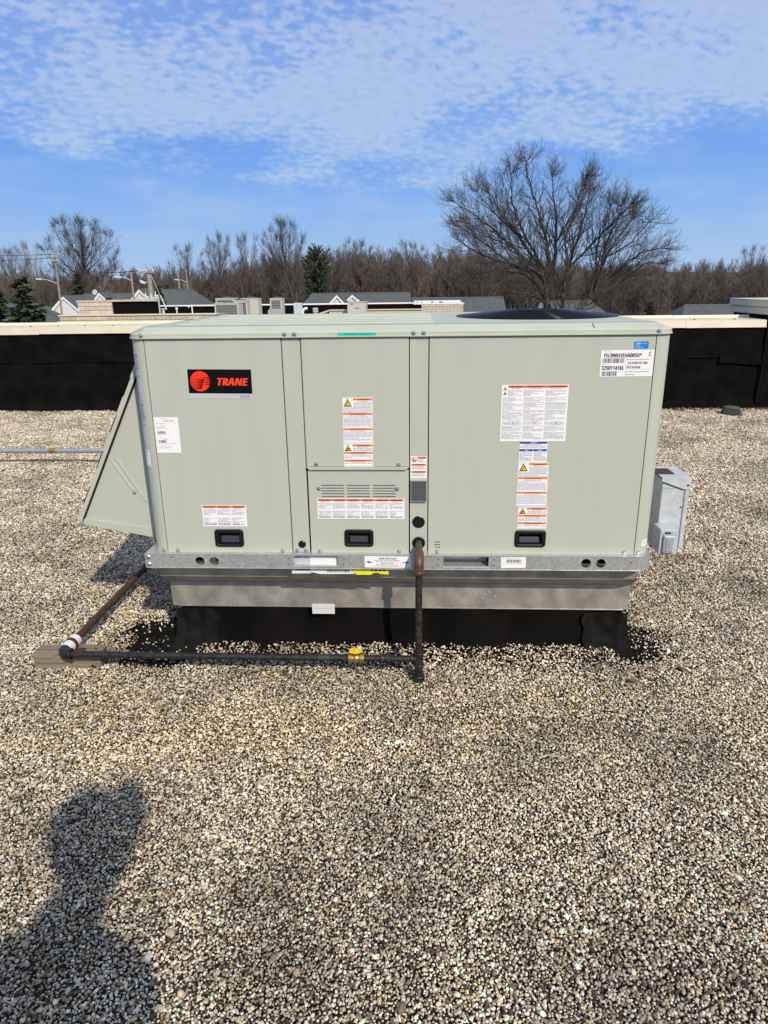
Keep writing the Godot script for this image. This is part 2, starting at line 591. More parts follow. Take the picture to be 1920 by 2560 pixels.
# headed columns side by side
func wide_warning(called: String, x: float, y: float, w: float, h: float, names: Array, parent: Node, sketch := false) -> void:
	var im := blank(w, h)
	var mb := MB.new()
	var n := names.size()
	var cw := (w - 0.006) / n
	for k in n:
		var x0 := 0.003 + k * cw
		var indent := 0.024 if sketch and k == 0 else 0.0
		bar(im, x0 + indent + 0.0006, 0.003, cw - 0.0015 - indent, 0.009, REDDISH if not sketch else Color(0.87, 0.36, 0.13))
		words(mb, names[k], x0 + indent + (cw - indent) * 0.16, 0.0048, (cw - indent) * 0.68, 0.0054, true, 0.15)
		fine(im, x0 + indent + (cw - indent) * 0.2, 0.0145, (cw - indent) * 0.6, 0.005, 0.005, Color(0.80, 0.35, 0.25), 1.0)
		if sketch:
			if k == 0:
				hazard(im, x0 + 0.011, 0.015, 0.0085)
				hazard(im, x0 + 0.011, 0.034, 0.0085, true)
			var yy := 0.022
			for part in [0.030, 0.02, 0.032, 0.018, 0.03, 0.014]:
				fine(im, x0 + (indent if yy < 0.045 else 0.003), yy, cw - 0.007 - (indent if yy < 0.045 else 0.0), part - 0.003, 0.0042, Color(0.36, 0.37, 0.42), 0.7)
				yy += part
			for e in [[0.35, 0.148, 0.42, 0.0007], [0.35, 0.163, 0.42, 0.0007]]:
				bar(im, x0 + cw * e[0], e[1], cw * e[2], e[3], Color(0.4, 0.4, 0.42))
			bar(im, x0 + cw * 0.35, 0.148, 0.0007, 0.016, Color(0.4, 0.4, 0.42))
			bar(im, x0 + cw * 0.77, 0.148, 0.0007, 0.016, Color(0.4, 0.4, 0.42))
			bar(im, x0 + cw * 0.5, 0.152, cw * 0.12, 0.009, Color(0.7, 0.7, 0.72))
			fine(im, x0 + 0.003, 0.168, cw - 0.007, 0.024, 0.0042, Color(0.36, 0.37, 0.42), 0.75)
			fine(im, x0 + 0.003, 0.196, cw - 0.007, h - 0.203, 0.0042, Color(0.36, 0.37, 0.42), 0.75)
			if k > 0:
				bar(im, x0, 0.004, 0.0007, h - 0.008, Color(0.45, 0.45, 0.47))
		else:
			fine(im, x0 + 0.002, 0.021, cw - 0.005, h * 0.30, 0.0045, Color(0.33, 0.35, 0.45), 0.8)
			fine(im, x0 + 0.002, 0.026 + h * 0.32, cw - 0.005, h * 0.36, 0.0045, Color(0.33, 0.35, 0.45), 0.65)
			fine(im, x0 + 0.004, h - 0.012, cw - 0.009, 0.009, 0.004, Color(0.2, 0.2, 0.25), 0.9)
	sticker(called, im, x, y, w, h, 0.0, parent, {"ink": mb})


func logo_image(w: float, h: float) -> Image:
	var im := blank(w, h, Color(0.02, 0.02, 0.022))
	var red := Color(0.97, 0.22, 0.10)
	var c := Vector2(0.0503, 0.0485)
	var r := 0.0415
	for j in im.get_height():
		for i in im.get_width():
			var p := Vector2((i + 0.5) / DPM, (j + 0.5) / DPM)
			var q := (p - c) / r
			if q.length() > 1.0:
				continue
			var col := red
			for k in 7:
				var yy := -0.16 + 0.148 * k
				var x1 := 0.42 - 0.055 * k
				var along := clampf((q.x + 1.0) / (x1 + 1.0), 0, 1)
				if q.x < x1 and absf(q.y - yy) < 0.012 + 0.055 * along * along:
					col = Color(0.02, 0.02, 0.022)
			for k in 5:
				var yy := -0.36 + 0.165 * k
				var x0 := [0.05, 0.42, 0.36, 0.34, 0.32][k] as float
				var along := clampf((q.x - x0) / (1.0 - x0), 0, 1)
				if q.x > x0 and absf(q.y - yy) < 0.050 - 0.035 * (1.0 - along):
					col = Color(0.02, 0.02, 0.022)
			im.set_pixel(i, j, col)
	return im


# ---------------------------------------------------------------- the rooftop unit
const FLOOR := 0.575      # underside of the panels
const CX := 1.10          # half the cabinet's width
const DEEP := 1.33

# outline of the cabinet with rounded corners, as points round the plan (x, z), shrunk by inset
func plan(half: float, z0: float, z1: float, r: float, inset := 0.0, per := 6) -> PackedVector2Array:
	var out := PackedVector2Array()
	r = maxf(r - inset, 0.002)
	var hx := half - inset
	var a := z0 - inset
	var b := z1 + inset
	for q in [[hx - r, a - r, 0.0], [-hx + r, a - r, 1.0], [-hx + r, b + r, 2.0], [hx - r, b + r, 3.0]]:
		for k in per + 1:
			var t: float = (q[2] + float(k) / per) * PI / 2
			out.append(Vector2(q[0] + r * cos(t), q[1] + r * sin(t)))
	return out


# stacked outlines joined by a skin, rings: [inset, y]
func skin(mb: MB, half: float, z0: float, z1: float, r: float, rings: Array, top := true) -> void:
	var hulls := []
	for g in rings:
		var row := PackedVector3Array()
		for p in plan(half, z0, z1, r, g[0]):
			row.append(Vector3(p.x, g[1], p.y))
		hulls.append(row)
	var m: int = hulls[0].size()
	for j in hulls.size() - 1:
		for i in m:
			var k := (i + 1) % m
			var a: Vector3 = hulls[j][i]
			var b: Vector3 = hulls[j][k]
			var d: Vector3 = hulls[j + 1][k]
			var e: Vector3 = hulls[j + 1][i]
			var pl := plan(half, z0, z1, r, rings[j][0])
			var up := (e - a).normalized()
			var na: Vector3 = (pl_normal(pl, i) - up * up.dot(pl_normal(pl, i))).normalized()
			var nb: Vector3 = (pl_normal(pl, k) - up * up.dot(pl_normal(pl, k))).normalized()
			var f := mb.vert(a, na)
			mb.vert(b, nb)
			mb.vert(d, nb)
			mb.vert(e, na)
			mb.quad_i(f, f + 1, f + 2, f + 3)
	if top:
		var last: PackedVector3Array = hulls[-1]
		var c := Vector3.ZERO
		for p in last: c += p
		c /= m
		for i in m:
			mb.tri(c, last[i], last[(i + 1) % m], Vector3.UP)


func pl_normal(pl: PackedVector2Array, i: int) -> Vector3:
	var m := pl.size()
	var e := pl[(i + 1) % m] - pl[(i + m - 1) % m]
	return Vector3(e.y, 0, -e.x).normalized()


func screw_mesh() -> Mesh:
	var mb := MB.new()
	var b := Basis(Vector3.RIGHT, PI / 2)
	mb.lathe([[0.0088, 0.0], [0.0088, 0.0015], [0.0055, 0.0018]], Vector3.ZERO, 14, b)
	mb.lathe([[0.0056, 0.0015], [0.0056, 0.0050], [0.0046, 0.0058], [0.0, 0.0058]], Vector3.ZERO, 6, b)
	return mb.mesh()


func csg_hole(root: CSGShape3D, x: float, y: float, w: float, h: float, z: float, r := 0.0, deep := 0.06) -> void:
	var pts := PackedVector2Array()
	if r <= 0.0:
		pts = PackedVector2Array([Vector2(-w, -h) / 2, Vector2(w, -h) / 2, Vector2(w, h) / 2, Vector2(-w, h) / 2])
	else:
		for q in [[w / 2 - r, h / 2 - r, 0], [-w / 2 + r, h / 2 - r, 1], [-w / 2 + r, -h / 2 + r, 2], [w / 2 - r, -h / 2 + r, 3]]:
			for k in 6:
				var t: float = (q[2] + k / 5.0) * PI / 2
				pts.append(Vector2(q[0] + r * cos(t), q[1] + r * sin(t)))
	var p := CSGPolygon3D.new()
	p.name = "opening"
	p.polygon = pts
	p.depth = deep
	p.operation = CSGShape3D.OPERATION_SUBTRACTION
	p.position = Vector3(x, y, z + deep / 2)
	root.add_child(p, true)


# a folded sheet panel with openings cut in it: CSG baked to one mesh
func panel(called: String, x0: float, x1: float, y0: float, y1: float, z: float, holes: Array, mt: Material, parent: Node, thick := 0.02) -> Node3D:
	if holes.is_empty():
		var mb := MB.new()
		mb.span(x0, x1, y0, y1, z - thick, z, 0.003)
		return made(called, mb, mt, parent)
	var b := CSGBox3D.new()
	b.size = Vector3(x1 - x0, y1 - y0, thick)
	b.material = mt
	b.position = Vector3((x0 + x1) / 2, (y0 + y1) / 2, z - thick / 2)
	b.name = called
	parent.add_child(b, true)
	for h in holes:
		csg_hole(b, h[0] - b.position.x, h[1] - b.position.y, h[2], h[3], 0.0, h[4] if h.size() > 4 else 0.0)
	return b


func handle(x: float, y: float, w: float, h: float, parent: Node) -> void:
	# frame: a rounded ring, then a cup behind it
	var o := Node3D.new()
	o.name = "pull_handle" if not parent.has_node("pull_handle") else "pull_handle_%03d" % parent.find_children("pull_handle*", "Node3D", false, false).size()
	o.position = Vector3(x, y, 0)
	parent.add_child(o, true)
	var mb := MB.new()
	var rings := []
	for g in [[0.0, 0.0], [0.0, 0.004], [0.004, 0.008], [0.014, 0.007], [0.018, 0.002], [0.020, -0.035]]:
		var row := []
		var r := maxf(0.014 - g[0], 0.004)
		for q in [[1, 1, 0], [-1, 1, 1], [-1, -1, 2], [1, -1, 3]]:
			for k in 5:
				var t: float = (q[2] + k / 4.0) * PI / 2
				row.append(Vector3(q[0] * (w / 2 - g[0] - r) + r * cos(t), q[1] * (h / 2 - g[0] * (1.0 if q[1] > 0 else 0.85) - r) + r * sin(t), g[1]))
		row.append(row[0])
		rings.append(row)
	mb.sheet(rings)
	made("handle_frame", mb, M.black_plastic, o)
	mb = MB.new()
	mb.box(Vector3(0, 0, -0.036), Vector3(w - 0.02, h - 0.02, 0.004))
	made("handle_recess", mb, M.black_plastic, o)
	mb = MB.new()
	mb.box(Vector3(0, -0.010, -0.018), Vector3(w - 0.044, h - 0.05, 0.004), 0.002, Basis(Vector3.RIGHT, -0.35))
	made("handle_grip", mb, M.handle_cup, o)


func corner_strip(x_sign: float, a0: float, a1: float, y0: float, y1: float, off: float, per := 10) -> MB:
	# a label wrapped on the rounded corner; angles from straight ahead (+z) towards the side
	var mb := MB.new()
	var r := 0.068 + off
	var rows := []
	for y in [y0, y1]:
		var row := []
		for k in per + 1:
			var t := lerpf(a0, a1, float(k) / per)
			row.append(Vector3(x_sign * (CX - 0.068 + r * sin(t)), y, -0.068 + r * cos(t)))
		rows.append(row)
	mb.sheet(rows, x_sign > 0.0)
	return mb


func rooftop_unit() -> void:
	var unit := thing("rooftop_air_conditioner", "large beige packaged rooftop air conditioner with warning labels standing on a metal curb", "air conditioner")
	var mb := MB.new()
	var top := 1.508
	# dark inside, so that the seams read black
	mb.span(-CX + 0.03, CX - 0.03, FLOOR, top, -DEEP + 0.03, -0.1)
	made("inner_casing", mb, M.dark_inside, unit)
	# corner posts: the rounded front corners, back ones alike
	for s in [-1.0, 1.0]:
		for back in 2:
			mb = MB.new()
			var rows := []
			for y in [FLOOR, top]:
				var row := []
				row.append(Vector3(s * 1.0325, y, -0.012))
				row.append(Vector3(s * 1.0325, y, 0.0))
				for k in 11:
					var t := k / 10.0 * PI / 2
					row.append(Vector3(s * (CX - 0.068 + 0.068 * sin(t)), y, -0.068 + 0.068 * cos(t)))
				row.append(Vector3(s * CX, y, -0.11))
				row.append(Vector3(s * (CX - 0.012), y, -0.11))
				if back == 1:
					for k in row.size():
						row[k].z = -DEEP - row[k].z
				rows.append(row)
			mb.sheet(rows, (s > 0.0) != (back == 1))
			made("corner_post", mb, M.paint, unit)
	# front panels
	panel("access_panel", -1.0285, -0.4665, FLOOR, top, 0.0, [[-0.7455, 0.6435, 0.118, 0.070, 0.012]], M.paint, unit)
	panel("centre_post", -0.4635, -0.3885, FLOOR, top, -0.003, [], M.paint, unit)
	mb = MB.new()
	mb.span(-0.3845, 0.0535, 0.970, top, -0.02, 0.001, 0.003)
	mb.prism(PackedVector2Array([Vector2(-0.3845, 0.970), Vector2(-0.372, 0.958), Vector2(0.041, 0.958), Vector2(0.0535, 0.970)]), -0.02, 0.010)
	made("blower_panel", mb, M.paint, unit)
	var slots := [[-0.167, 0.6465, 0.118, 0.068, 0.012]]
	for r in 5:
		for k in 3:
			slots.append([[-0.277, -0.1655, -0.054][k], 0.886 - 0.0125 * r, 0.099, 0.0052, 0.0026])
	panel("burner_panel", -0.3805, 0.0520, FLOOR, 0.954, -0.001, slots, M.paint, unit, 0.012)
	panel("centre_post", 0.0575, 0.1325, FLOOR, top, -0.003, [[0.095, 0.6245, 0.05, 0.05, 0.02]], M.paint, unit)
	panel("control_panel", 0.1370, 1.0285, FLOOR, top, 0.0, [[0.5795, 0.6475, 0.122, 0.072, 0.012], [0.177, 0.628, 0.026, 0.006, 0.0029], [0.177, 0.616, 0.026, 0.006, 0.0029], [0.177, 0.604, 0.026, 0.006, 0.0029]], M.paint, unit)
	# light bottom hem of the panels
	for e in [[-1.0285, -0.4665], [-0.3805, 0.052], [0.137, 1.0285]]:
		mb = MB.new()
		mb.span(e[0], e[1], FLOOR - 0.004, FLOOR, -0.012, 0.004, 0.001)
		made("panel_hem", mb, M.paint, unit)
	# sides and back
	for s in [-1.0, 1.0]:
		mb = MB.new()
		mb.box(Vector3(s * (CX - 0.012), (FLOOR + top) / 2, -DEEP / 2), Vector3(0.02, top - FLOOR, DEEP - 0.225), 0.002)
		made("side_panel", mb, M.paint, unit)
	mb = MB.new()
	mb.span(-CX + 0.1, CX - 0.1, FLOOR, top, -DEEP, -DEEP + 0.02, 0.002)
	made("back_panel", mb, M.paint, unit)
	# lid
	mb = MB.new()
	skin(mb, CX + 0.008, 0.012, -DEEP - 0.012, 0.075, [[0.006, 1.507], [0.0, 1.508], [0.0, 1.5115], [0.004, 1.513], [0.004, 1.526], [0.0075, 1.5285], [0.012, 1.532], [0.050, 1.5475], [0.058, 1.5515], [0.075, 1.552]])
	var lid := made("lid", mb, M.lid_paint, unit)
	for k in 6:
		mb = MB.new()
		var z := -0.20 - 0.17 * k
		mb.box(Vector3(-0.395, 1.553, z), Vector3(1.10, 0.008, 0.062), 0.0035)
		made("lid_rib", mb, M.lid_paint, lid)
	mb = MB.new()
	mb.box(Vector3(0.785, 1.5415, -0.020), Vector3(0.0014, 0.003, 0.042), 0.0, Basis(Vector3.RIGHT, 0.36))
	made("lid_seam", mb, M.dark_inside, lid)
	# condenser fan: opening, motor, guard of rings and spokes
	var c := Vector3(0.665, 1.552, -0.69)
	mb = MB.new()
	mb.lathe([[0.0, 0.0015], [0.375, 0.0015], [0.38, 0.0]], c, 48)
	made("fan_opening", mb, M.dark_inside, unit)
	mb = MB.new()

	for k in 24:
		var r := 0.385 - 0.0119 * k
		ring(mb, c + Vector3(0, guard_rise(r), 0), r, 0.0029, 72, 6)
	var guard := made("fan_guard", mb, M.guard_black, unit)
	for k in 12:
		var a := TAU * k / 12.0
		var d := Vector3(cos(a), 0, sin(a))
		mb = MB.new()
		mb.tube(PackedVector3Array([c + d * 0.39 + Vector3(0, 0.002, 0), c + d * 0.12 + Vector3(0, 0.028, 0), c + d * 0.05 + Vector3(0, 0.028, 0)]), PackedFloat32Array([0.003, 0.003, 0.003]), 6)
		made("guard_spoke", mb, M.guard_black, guard)
	mb = MB.new()
	mb.lathe([[0.115, 0.024], [0.115, 0.031], [0.0, 0.032]], c, 36)
	made("guard_hub", mb, M.guard_black, guard)
	mb = MB.new()
	mb.lathe([[0.085, -0.002], [0.085, 0.020], [0.06, 0.024], [0.0, 0.024]], c, 28)
	made("fan_motor", mb, M.dark_inside, unit)
	for x in [0.565, 0.585, 0.725, 0.745]:
		mb = MB.new()
		mb.span(x - 0.005, x + 0.005, 1.56, 1.601, -0.83, -0.815, 0.001)
		made("guard_clip", mb, M.guard_black, guard)
	# screws
	var sm := screw_mesh()
	for p in [[-1.036, 1.5205, 0.0085], [-0.448, 1.5205, 0.0085], [-0.407, 1.5205, 0.0085], [0.072, 1.5205, 0.0085], [0.113, 1.5205, 0.0085], [1.034, 1.5205, 0.0085],
			[-1.047, 0.584, -0.0015], [-0.984, 0.584, 0.0], [-0.509, 0.584, 0.0], [-0.445, 0.584, -0.003], [-0.405, 0.584, -0.003], [-0.343, 0.981, 0.001], [0.009, 0.978, 0.001], [-0.337, 0.872, -0.001], [0.002, 0.871, -0.001],
			[-0.343, 0.583, -0.001], [0.010, 0.583, -0.001], [0.075, 0.583, -0.003], [0.116, 0.583, -0.003], [0.177, 0.584, 0.0], [0.987, 0.584, 0.0], [1.047, 0.584, -0.0015]]:
		var s := put("screw", sm, M.screw_steel, unit)
		s.position = Vector3(p[0], p[1], p[2])
		s.rotation.z = rng.randf() * 1.0
	# handles, plugs, vent mesh, grommet
	handle(-0.7455, 0.6435, 0.130, 0.083, unit)
	handle(-0.167, 0.6465, 0.128, 0.080, unit)
	handle(0.5795, 0.6475, 0.134, 0.078, unit)
	var face := Basis(Vector3.RIGHT, PI / 2)
	mb = MB.new()
	mb.lathe([[0.017, 0.0], [0.017, 0.003], [0.014, 0.005], [0.012, 0.002], [0.0, 0.002]], Vector3(-0.421, 0.615, -0.003), 24, face)
	made("hole_plug", mb, M.black_plastic, unit)
	mb = MB.new()
	mb.lathe([[0.0275, 0.0], [0.0275, 0.002], [0.025, 0.0035], [0.0, 0.004]], Vector3(0.0945, 0.721, -0.003), 28, face)
	made("hole_plug", mb, M.black_plastic, unit)
	mb = MB.new()
	mb.lathe([[0.0285, 0.0], [0.0285, 0.004], [0.025, 0.007], [0.020, 0.006], [0.019, -0.01]], Vector3(0.0955, 0.6245, -0.003), 28, face)
	made("pipe_grommet", mb, M.black_plastic, unit)
	# pressed mesh cover: expanded metal, strand by strand
	mb = MB.new()
	mb.span(0.0625, 0.1265, 0.817, 0.908, -0.003, 0.003, 0.001)
	var vent := made("flue_vent", mb, M.dark_inside, unit)
	mb = MB.new()
	for k in 13:
		var y := 0.821 + k * 0.0068
		var pts := PackedVector3Array()
		var rad := PackedFloat32Array()
		for i in 19:
			pts.append(Vector3(0.0635 + i * 0.0035, y + (0.0028 if (i + k) % 2 == 0 else -0.0028), 0.006 + (0.002 if i % 2 == 0 else 0.0)))
			rad.append(0.0013)
		mb.tube(pts, rad, 4)
	tag(made("vent_mesh", mb, M.bright_steel, vent), "", "", "", "stuff")
	mb = MB.new()
	for e in [[0.0605, 0.1285, 0.815, 0.8185], [0.0605, 0.1285, 0.9065, 0.910], [0.0605, 0.0635, 0.8185, 0.9065], [0.1255, 0.1285, 0.8185, 0.9065]]:
		mb.span(e[0], e[1], e[2], e[3], -0.002, 0.009, 0.001)
	made("vent_rim", mb, M.bright_steel, vent)
	unit_labels(unit)
	base_rail(unit)
	air_hood(unit)


func ring(mb: MB, c: Vector3, r: float, w: float, seg: int, sides: int) -> void:
	var f := mb.v.size()
	for i in seg + 1:
		var a := TAU * i / seg
		var d := Vector3(cos(a), 0, sin(a))
		for k in sides + 1:
			var t := TAU * k / sides
			var nn := d * cos(t) + Vector3.UP * sin(t)
			mb.vert(c + d * r + nn * w, nn)
	for i in seg:
		for k in sides:
			var a := f + i * (sides + 1) + k
			mb.quad_i(a, a + 1, a + sides + 2, a + sides + 1)


func unit_labels(unit: Node) -> void:
	var t := MB.new()
	var ws := MB.new()
	# maker's plate
	for k in 4: words(t, "TRANE", 0.1165 + 0.0012 * k, 0.0345, 0.126, 0.031, true, 0.22, false, 0.00012 * k)
	var im := logo_image(0.266, 0.099)
	sticker("maker_plate", im, -0.861, 1.3845, 0.266, 0.099, 0.0006, unit, {"ink_red": t}, -0.012)
	im = blank(0.266, 0.0215, Color(0.74, 0.75, 0.77))
	fine(im, 0.214, 0.0165, 0.04, 0.003, 0.004, Color(0.5, 0.5, 0.52), 1.0)
	words(ws, "TRANE", 0.212, 0.0065, 0.043, 0.0085, false)
	sticker("grey_plate_strip", im, -0.8622, 1.2855, 0.266, 0.0215, 0.0006, unit, {"coil_grey": ws}, -0.012, 0.3)
	# white shipping label at the left
	im = blank(0.105, 0.154)
	var lb := MB.new()
	fine(im, 0.025, 0.006, 0.035, 0.004, 0.004, Color(0.45, 0.45, 0.45), 1.0)
	words(lb, "1004827740", 0.035, 0.012, 0.051, 0.0075, false)
	fine(im, 0.008, 0.0265, 0.045, 0.004, 0.004, Color(0.4, 0.4, 0.4), 1.0)
	fine(im, 0.008, 0.038, 0.04, 0.02, 0.0045, Color(0.6, 0.6, 0.62))
	barcode(im, 0.012, 0.060, 0.034, 0.011)
	fine(im, 0.012, 0.0735, 0.04, 0.004, 0.004, Color(0.4, 0.4, 0.4), 1.0)
	fine(im, 0.008, 0.081, 0.02, 0.004, 0.004, Color(0.6, 0.6, 0.6), 1.0)
	fine(im, 0.03, 0.0925, 0.03, 0.004, 0.004, Color(0.3, 0.3, 0.3), 1.0)
	barcode(im, 0.012, 0.099, 0.034, 0.011)
	fine(im, 0.012, 0.1125, 0.08, 0.004, 0.004, Color(0.5, 0.5, 0.5), 1.0)
	fine(im, 0.012, 0.123, 0.06, 0.012, 0.0045, Color(0.6, 0.6, 0.62))
	sticker("shipping_label", im, -1.0265, 1.1855, 0.105, 0.154, 0.0006, unit, {"coil_grey": lb})
	wide_warning("warning_label", -0.8565, 0.7965, 0.1965, 0.098, ["WARNING", "AVERTISSEMENT", "ADVERTENCIA"], unit)
	tall_warning("warning_label", -0.2235, 1.265, 0.1275, 0.193, [0.025, 0.335, 0.668], false, unit)
	tall_warning("warning_label", -0.2235, 1.0715, 0.1255, 0.1005, [0.05, 0.365, 0.70], true, unit)
	wide_warning("warning_label", -0.346, 0.8285, 0.3795, 0.0935, ["WARNING", "WARNING", "AVERTISSEMENT", "AVERTISSEMENT", "ADVERTENCIA", "ADVERTENCIA"], unit)
	for o in unit.get_children():
		if o.name.begins_with("warning_label") and o.position.y < 0.84 and o.position.x < 0.0:
			o.position.z = 0.0006
		elif o.name.begins_with("warning_label"):
			o.position.z = 0.0016
	# small label on the post: struck-out hand, three headings
	im = blank(0.068, 0.095)
	lb = MB.new()
	var cx := 0.0155
	for j in 44:
		for i in 44:
			var q := Vector2(i - 21.5, j - 21.5) / 21.5
			var l := q.length()
			if l < 1.0 and (l > 0.82 or absf(q.x - q.y) < 0.16):
				im.set_pixel(int(cx * DPM) - 16 + int(i * 0.74), int(0.017 * DPM) - 16 + int(j * 0.74), Color(0.80, 0.12, 0.10))
			elif l < 0.6 and absf(q.y - 0.1) < 0.3 and absf(q.x) < 0.42:
				im.set_pixel(int(cx * DPM) - 16 + int(i * 0.74), int(0.017 * DPM) - 16 + int(j * 0.74), Color(0.1, 0.1, 0.1))
	for k in 3:
		var y0: float = [0.0035, 0.034, 0.065][k]
		var x0 := 0.028 if k == 0 else 0.003
		bar(im, x0, y0, 0.065 - x0, 0.0075, Color(0.80, 0.42, 0.20))
		words(lb, ["WARNING", "AVERTISSEMENT", "ADVERTENCIA"][k], x0 + (0.065 - x0) * 0.16, y0 + 0.0014, (0.065 - x0) * 0.68, 0.0048, true, 0.15)
		fine(im, x0 + 0.006, y0 + 0.0105, 0.052 - x0, 0.004, 0.005, Color(0.8, 0.3, 0.2), 1.0)
		fine(im, x0 + 0.003, y0 + 0.0155, 0.059 - x0, 0.011, 0.005)
	sticker("warning_label", im, 0.0605, 1.0152, 0.068, 0.095, -0.0024, unit, {"ink": lb})
	# dated green tape on the lid's edge
	im = blank(0.153, 0.0112, Color(0.05, 0.80, 0.69))
	lb = MB.new()
	words(lb, "INSTALED 2-20-2023", 0.026, 0.0028, 0.101, 0.0062, false)
	sticker("green_tape", im, -0.2305, 1.5255, 0.153, 0.0112, 0.0085, unit, {"ink": lb}, -0.008)
	# blue certificate sticker
	im = blank(0.055, 0.028, Color(0.05, 0.50, 0.86))
	lb = MB.new()
	words(lb, "AHRI", 0.006, 0.0048, 0.017, 0.0065, true, 0.25)
	words(lb, "CERTIFIED", 0.025, 0.0062, 0.024, 0.0042, false, 0.2)
	fine(im, 0.005, 0.016, 0.016, 0.003, 0.004, Color(0.6, 0.8, 0.95), 1.0)
	fine(im, 0.005, 0.0215, 0.032, 0.003, 0.004, Color(0.6, 0.8, 0.95), 1.0)
	sticker("certificate_sticker", im, 0.9455, 1.4795, 0.055, 0.0275, 0.0006, unit, {"ink_white": lb}, 0.02)
	# model and serial label
	im = blank(0.208, 0.104)
	lb = MB.new()
	for k in 2: words(lb, "YSC090H3EHA005D*", 0.010 + 0.0007 * k, 0.012, 0.150, 0.0165, true, 0.0, false, 0.0001 * k)
	words(lb, "C", 0.188, 0.0085, 0.009, 0.0165)
	for k in 2: words(lb, "225011416L", 0.006 + 0.0007 * k, 0.0610, 0.088, 0.0165, true, 0.0, false, 0.0001 * k)
	fine(im, 0.010, 0.005, 0.035, 0.003, 0.004, Color(0.4, 0.4, 0.4), 1.0)
	fine(im, 0.19, 0.003, 0.006, 0.003, 0.004, Color(0.4, 0.4, 0.4), 1.0)
	barcode(im, 0.008, 0.032, 0.085, 0.0185)
	fine(im, 0.006, 0.0555, 0.03, 0.003, 0.004, Color(0.4, 0.4, 0.4), 1.0)
	barcode(im, 0.009, 0.0825, 0.058, 0.0185)
	for e in [[0.0995, 0.053, 0.0007, 0.05], [0.0995, 0.0365, 0.0992, 0.0007], [0.0995, 0.0755, 0.0992, 0.0007], [0.0995, 0.0365, 0.0007, 0.039], [0.198, 0.0365, 0.0007, 0.039]]:
		bar(im, e[0], e[1], e[2], e[3], Color(0.6, 0.6, 0.62))
	fine(im, 0.102, 0.0375, 0.094, 0.0035, 0.004, Color(0.2, 0.2, 0.22), 1.0)
	barcode(im, 0.108, 0.046, 0.078, 0.0095)
	fine(im, 0.102, 0.0585, 0.02, 0.003, 0.004, Color(0.6, 0.5, 0.4), 1.0)
	barcode(im, 0.106, 0.063, 0.052, 0.0095)
	fine(im, 0.102, 0.084, 0.092, 0.0045, 0.005, Color(0.2, 0.2, 0.22), 1.0)
	fine(im, 0.102, 0.0945, 0.036, 0.0045, 0.005, Color(0.2, 0.2, 0.22), 1.0)
	sticker("serial_label", im, 0.8185, 1.4465, 0.208, 0.104, 0.0006, unit, {"ink": lb}, 0.006)
	# right-hand column
	wide_warning("instruction_label", 0.4315, 1.3125, 0.2695, 0.2335, ["WARNING", "AVERTISSEMENT", "ADVERTENCIA"], unit, true)
	im = blank(0.115, 0.089)
	lb = MB.new()
	bar(im, 0.001, 0.0015, 0.113, 0.0085, Color(0.08, 0.22, 0.60))
	bar(im, 0.001, 0.033, 0.056, 0.0085, Color(0.08, 0.22, 0.60))
	bar(im, 0.0585, 0.033, 0.0555, 0.0085, Color(0.08, 0.22, 0.60))
	words(lb, "NOTICE", 0.045, 0.0032, 0.025, 0.005, true, 0.15)
	words(lb, "AVIS", 0.0225, 0.0347, 0.014, 0.005, true, 0.15)
	words(lb, "AVISO", 0.077, 0.0347, 0.018, 0.005, true, 0.15)
	fine(im, 0.02, 0.0125, 0.07, 0.004, 0.005, Color(0.2, 0.3, 0.6), 1.0)
	fine(im, 0.004, 0.018, 0.106, 0.013, 0.0045)
	for k in 2:
		fine(im, 0.004 + 0.0565 * k, 0.044, 0.05, 0.004, 0.005, Color(0.2, 0.3, 0.6), 1.0)
		fine(im, 0.004 + 0.0565 * k, 0.050, 0.05, 0.034, 0.0045)
	sticker("notice_label", im, 0.5145, 1.0785, 0.115, 0.089, 0.0006, unit, {"ink_white": lb})
	tall_warning("warning_label", 0.5115, 0.989, 0.1295, 0.1935, [0.025, 0.335, 0.668], false, unit)
	tall_warning("warning_label", 0.5205, 0.7935, 0.1265, 0.1005, [0.05, 0.365, 0.70], true, unit)
	for o in unit.get_children():
		if o.name.begins_with("warning_label") and o.position.x > 0.3 or o.name.begins_with("instruction_label"):
			o.position.z = 0.0006
	# stickers on the rounded corners
	for k in 2:
		im = blank(0.05, 0.205, Color(0.75, 0.755, 0.765))
		for q in 18:
			var a := q * TAU / 18.0
			bar(im, 0.034 + 0.0062 * cos(a), 0.012 + 0.0062 * sin(a), 0.0018, 0.0018, Color(0.03, 0.03, 0.03))
		bar(im, 0.032, 0.0085, 0.0016, 0.006, Color(0.03, 0.03, 0.03))
		bar(im, 0.0355, 0.0085, 0.0014, 0.006, Color(0.03, 0.03, 0.03))
		for q in [[0.022, 0.026, 0.022, 0.012], [0.022, 0.041, 0.024, 0.018], [0.024, 0.060, 0.022, 0.012], [0.026, 0.078, 0.02, 0.006], [0.026, 0.095, 0.02, 0.01], [0.024, 0.196, 0.022, 0.004]]:
			fine(im, q[0], q[1], q[2], q[3], 0.0042, Color(0.02, 0.02, 0.02), 0.95)
		for q in [0.02, 0.05, 0.075, 0.10, 0.125, 0.15, 0.17]:
			fine(im, 0.008, q, 0.006, 0.014, 0.0045, Color(0.05, 0.05, 0.05), 0.9)
		var y1: float = [1.452, 1.2465][k]
		made("rating_plate", corner_strip(-1.0, 1.30, 0.40, y1 - 0.2045, y1, 0.0008), print_mat(im, 0.3), unit)
	im = blank(0.04, 0.074)
	fine(im, 0.006, 0.006, 0.03, 0.009, 0.0045, Color(0.2, 0.2, 0.2), 0.6)
	fine(im, 0.012, 0.022, 0.018, 0.012, 0.0055, Color(0.1, 0.1, 0.1), 0.9)
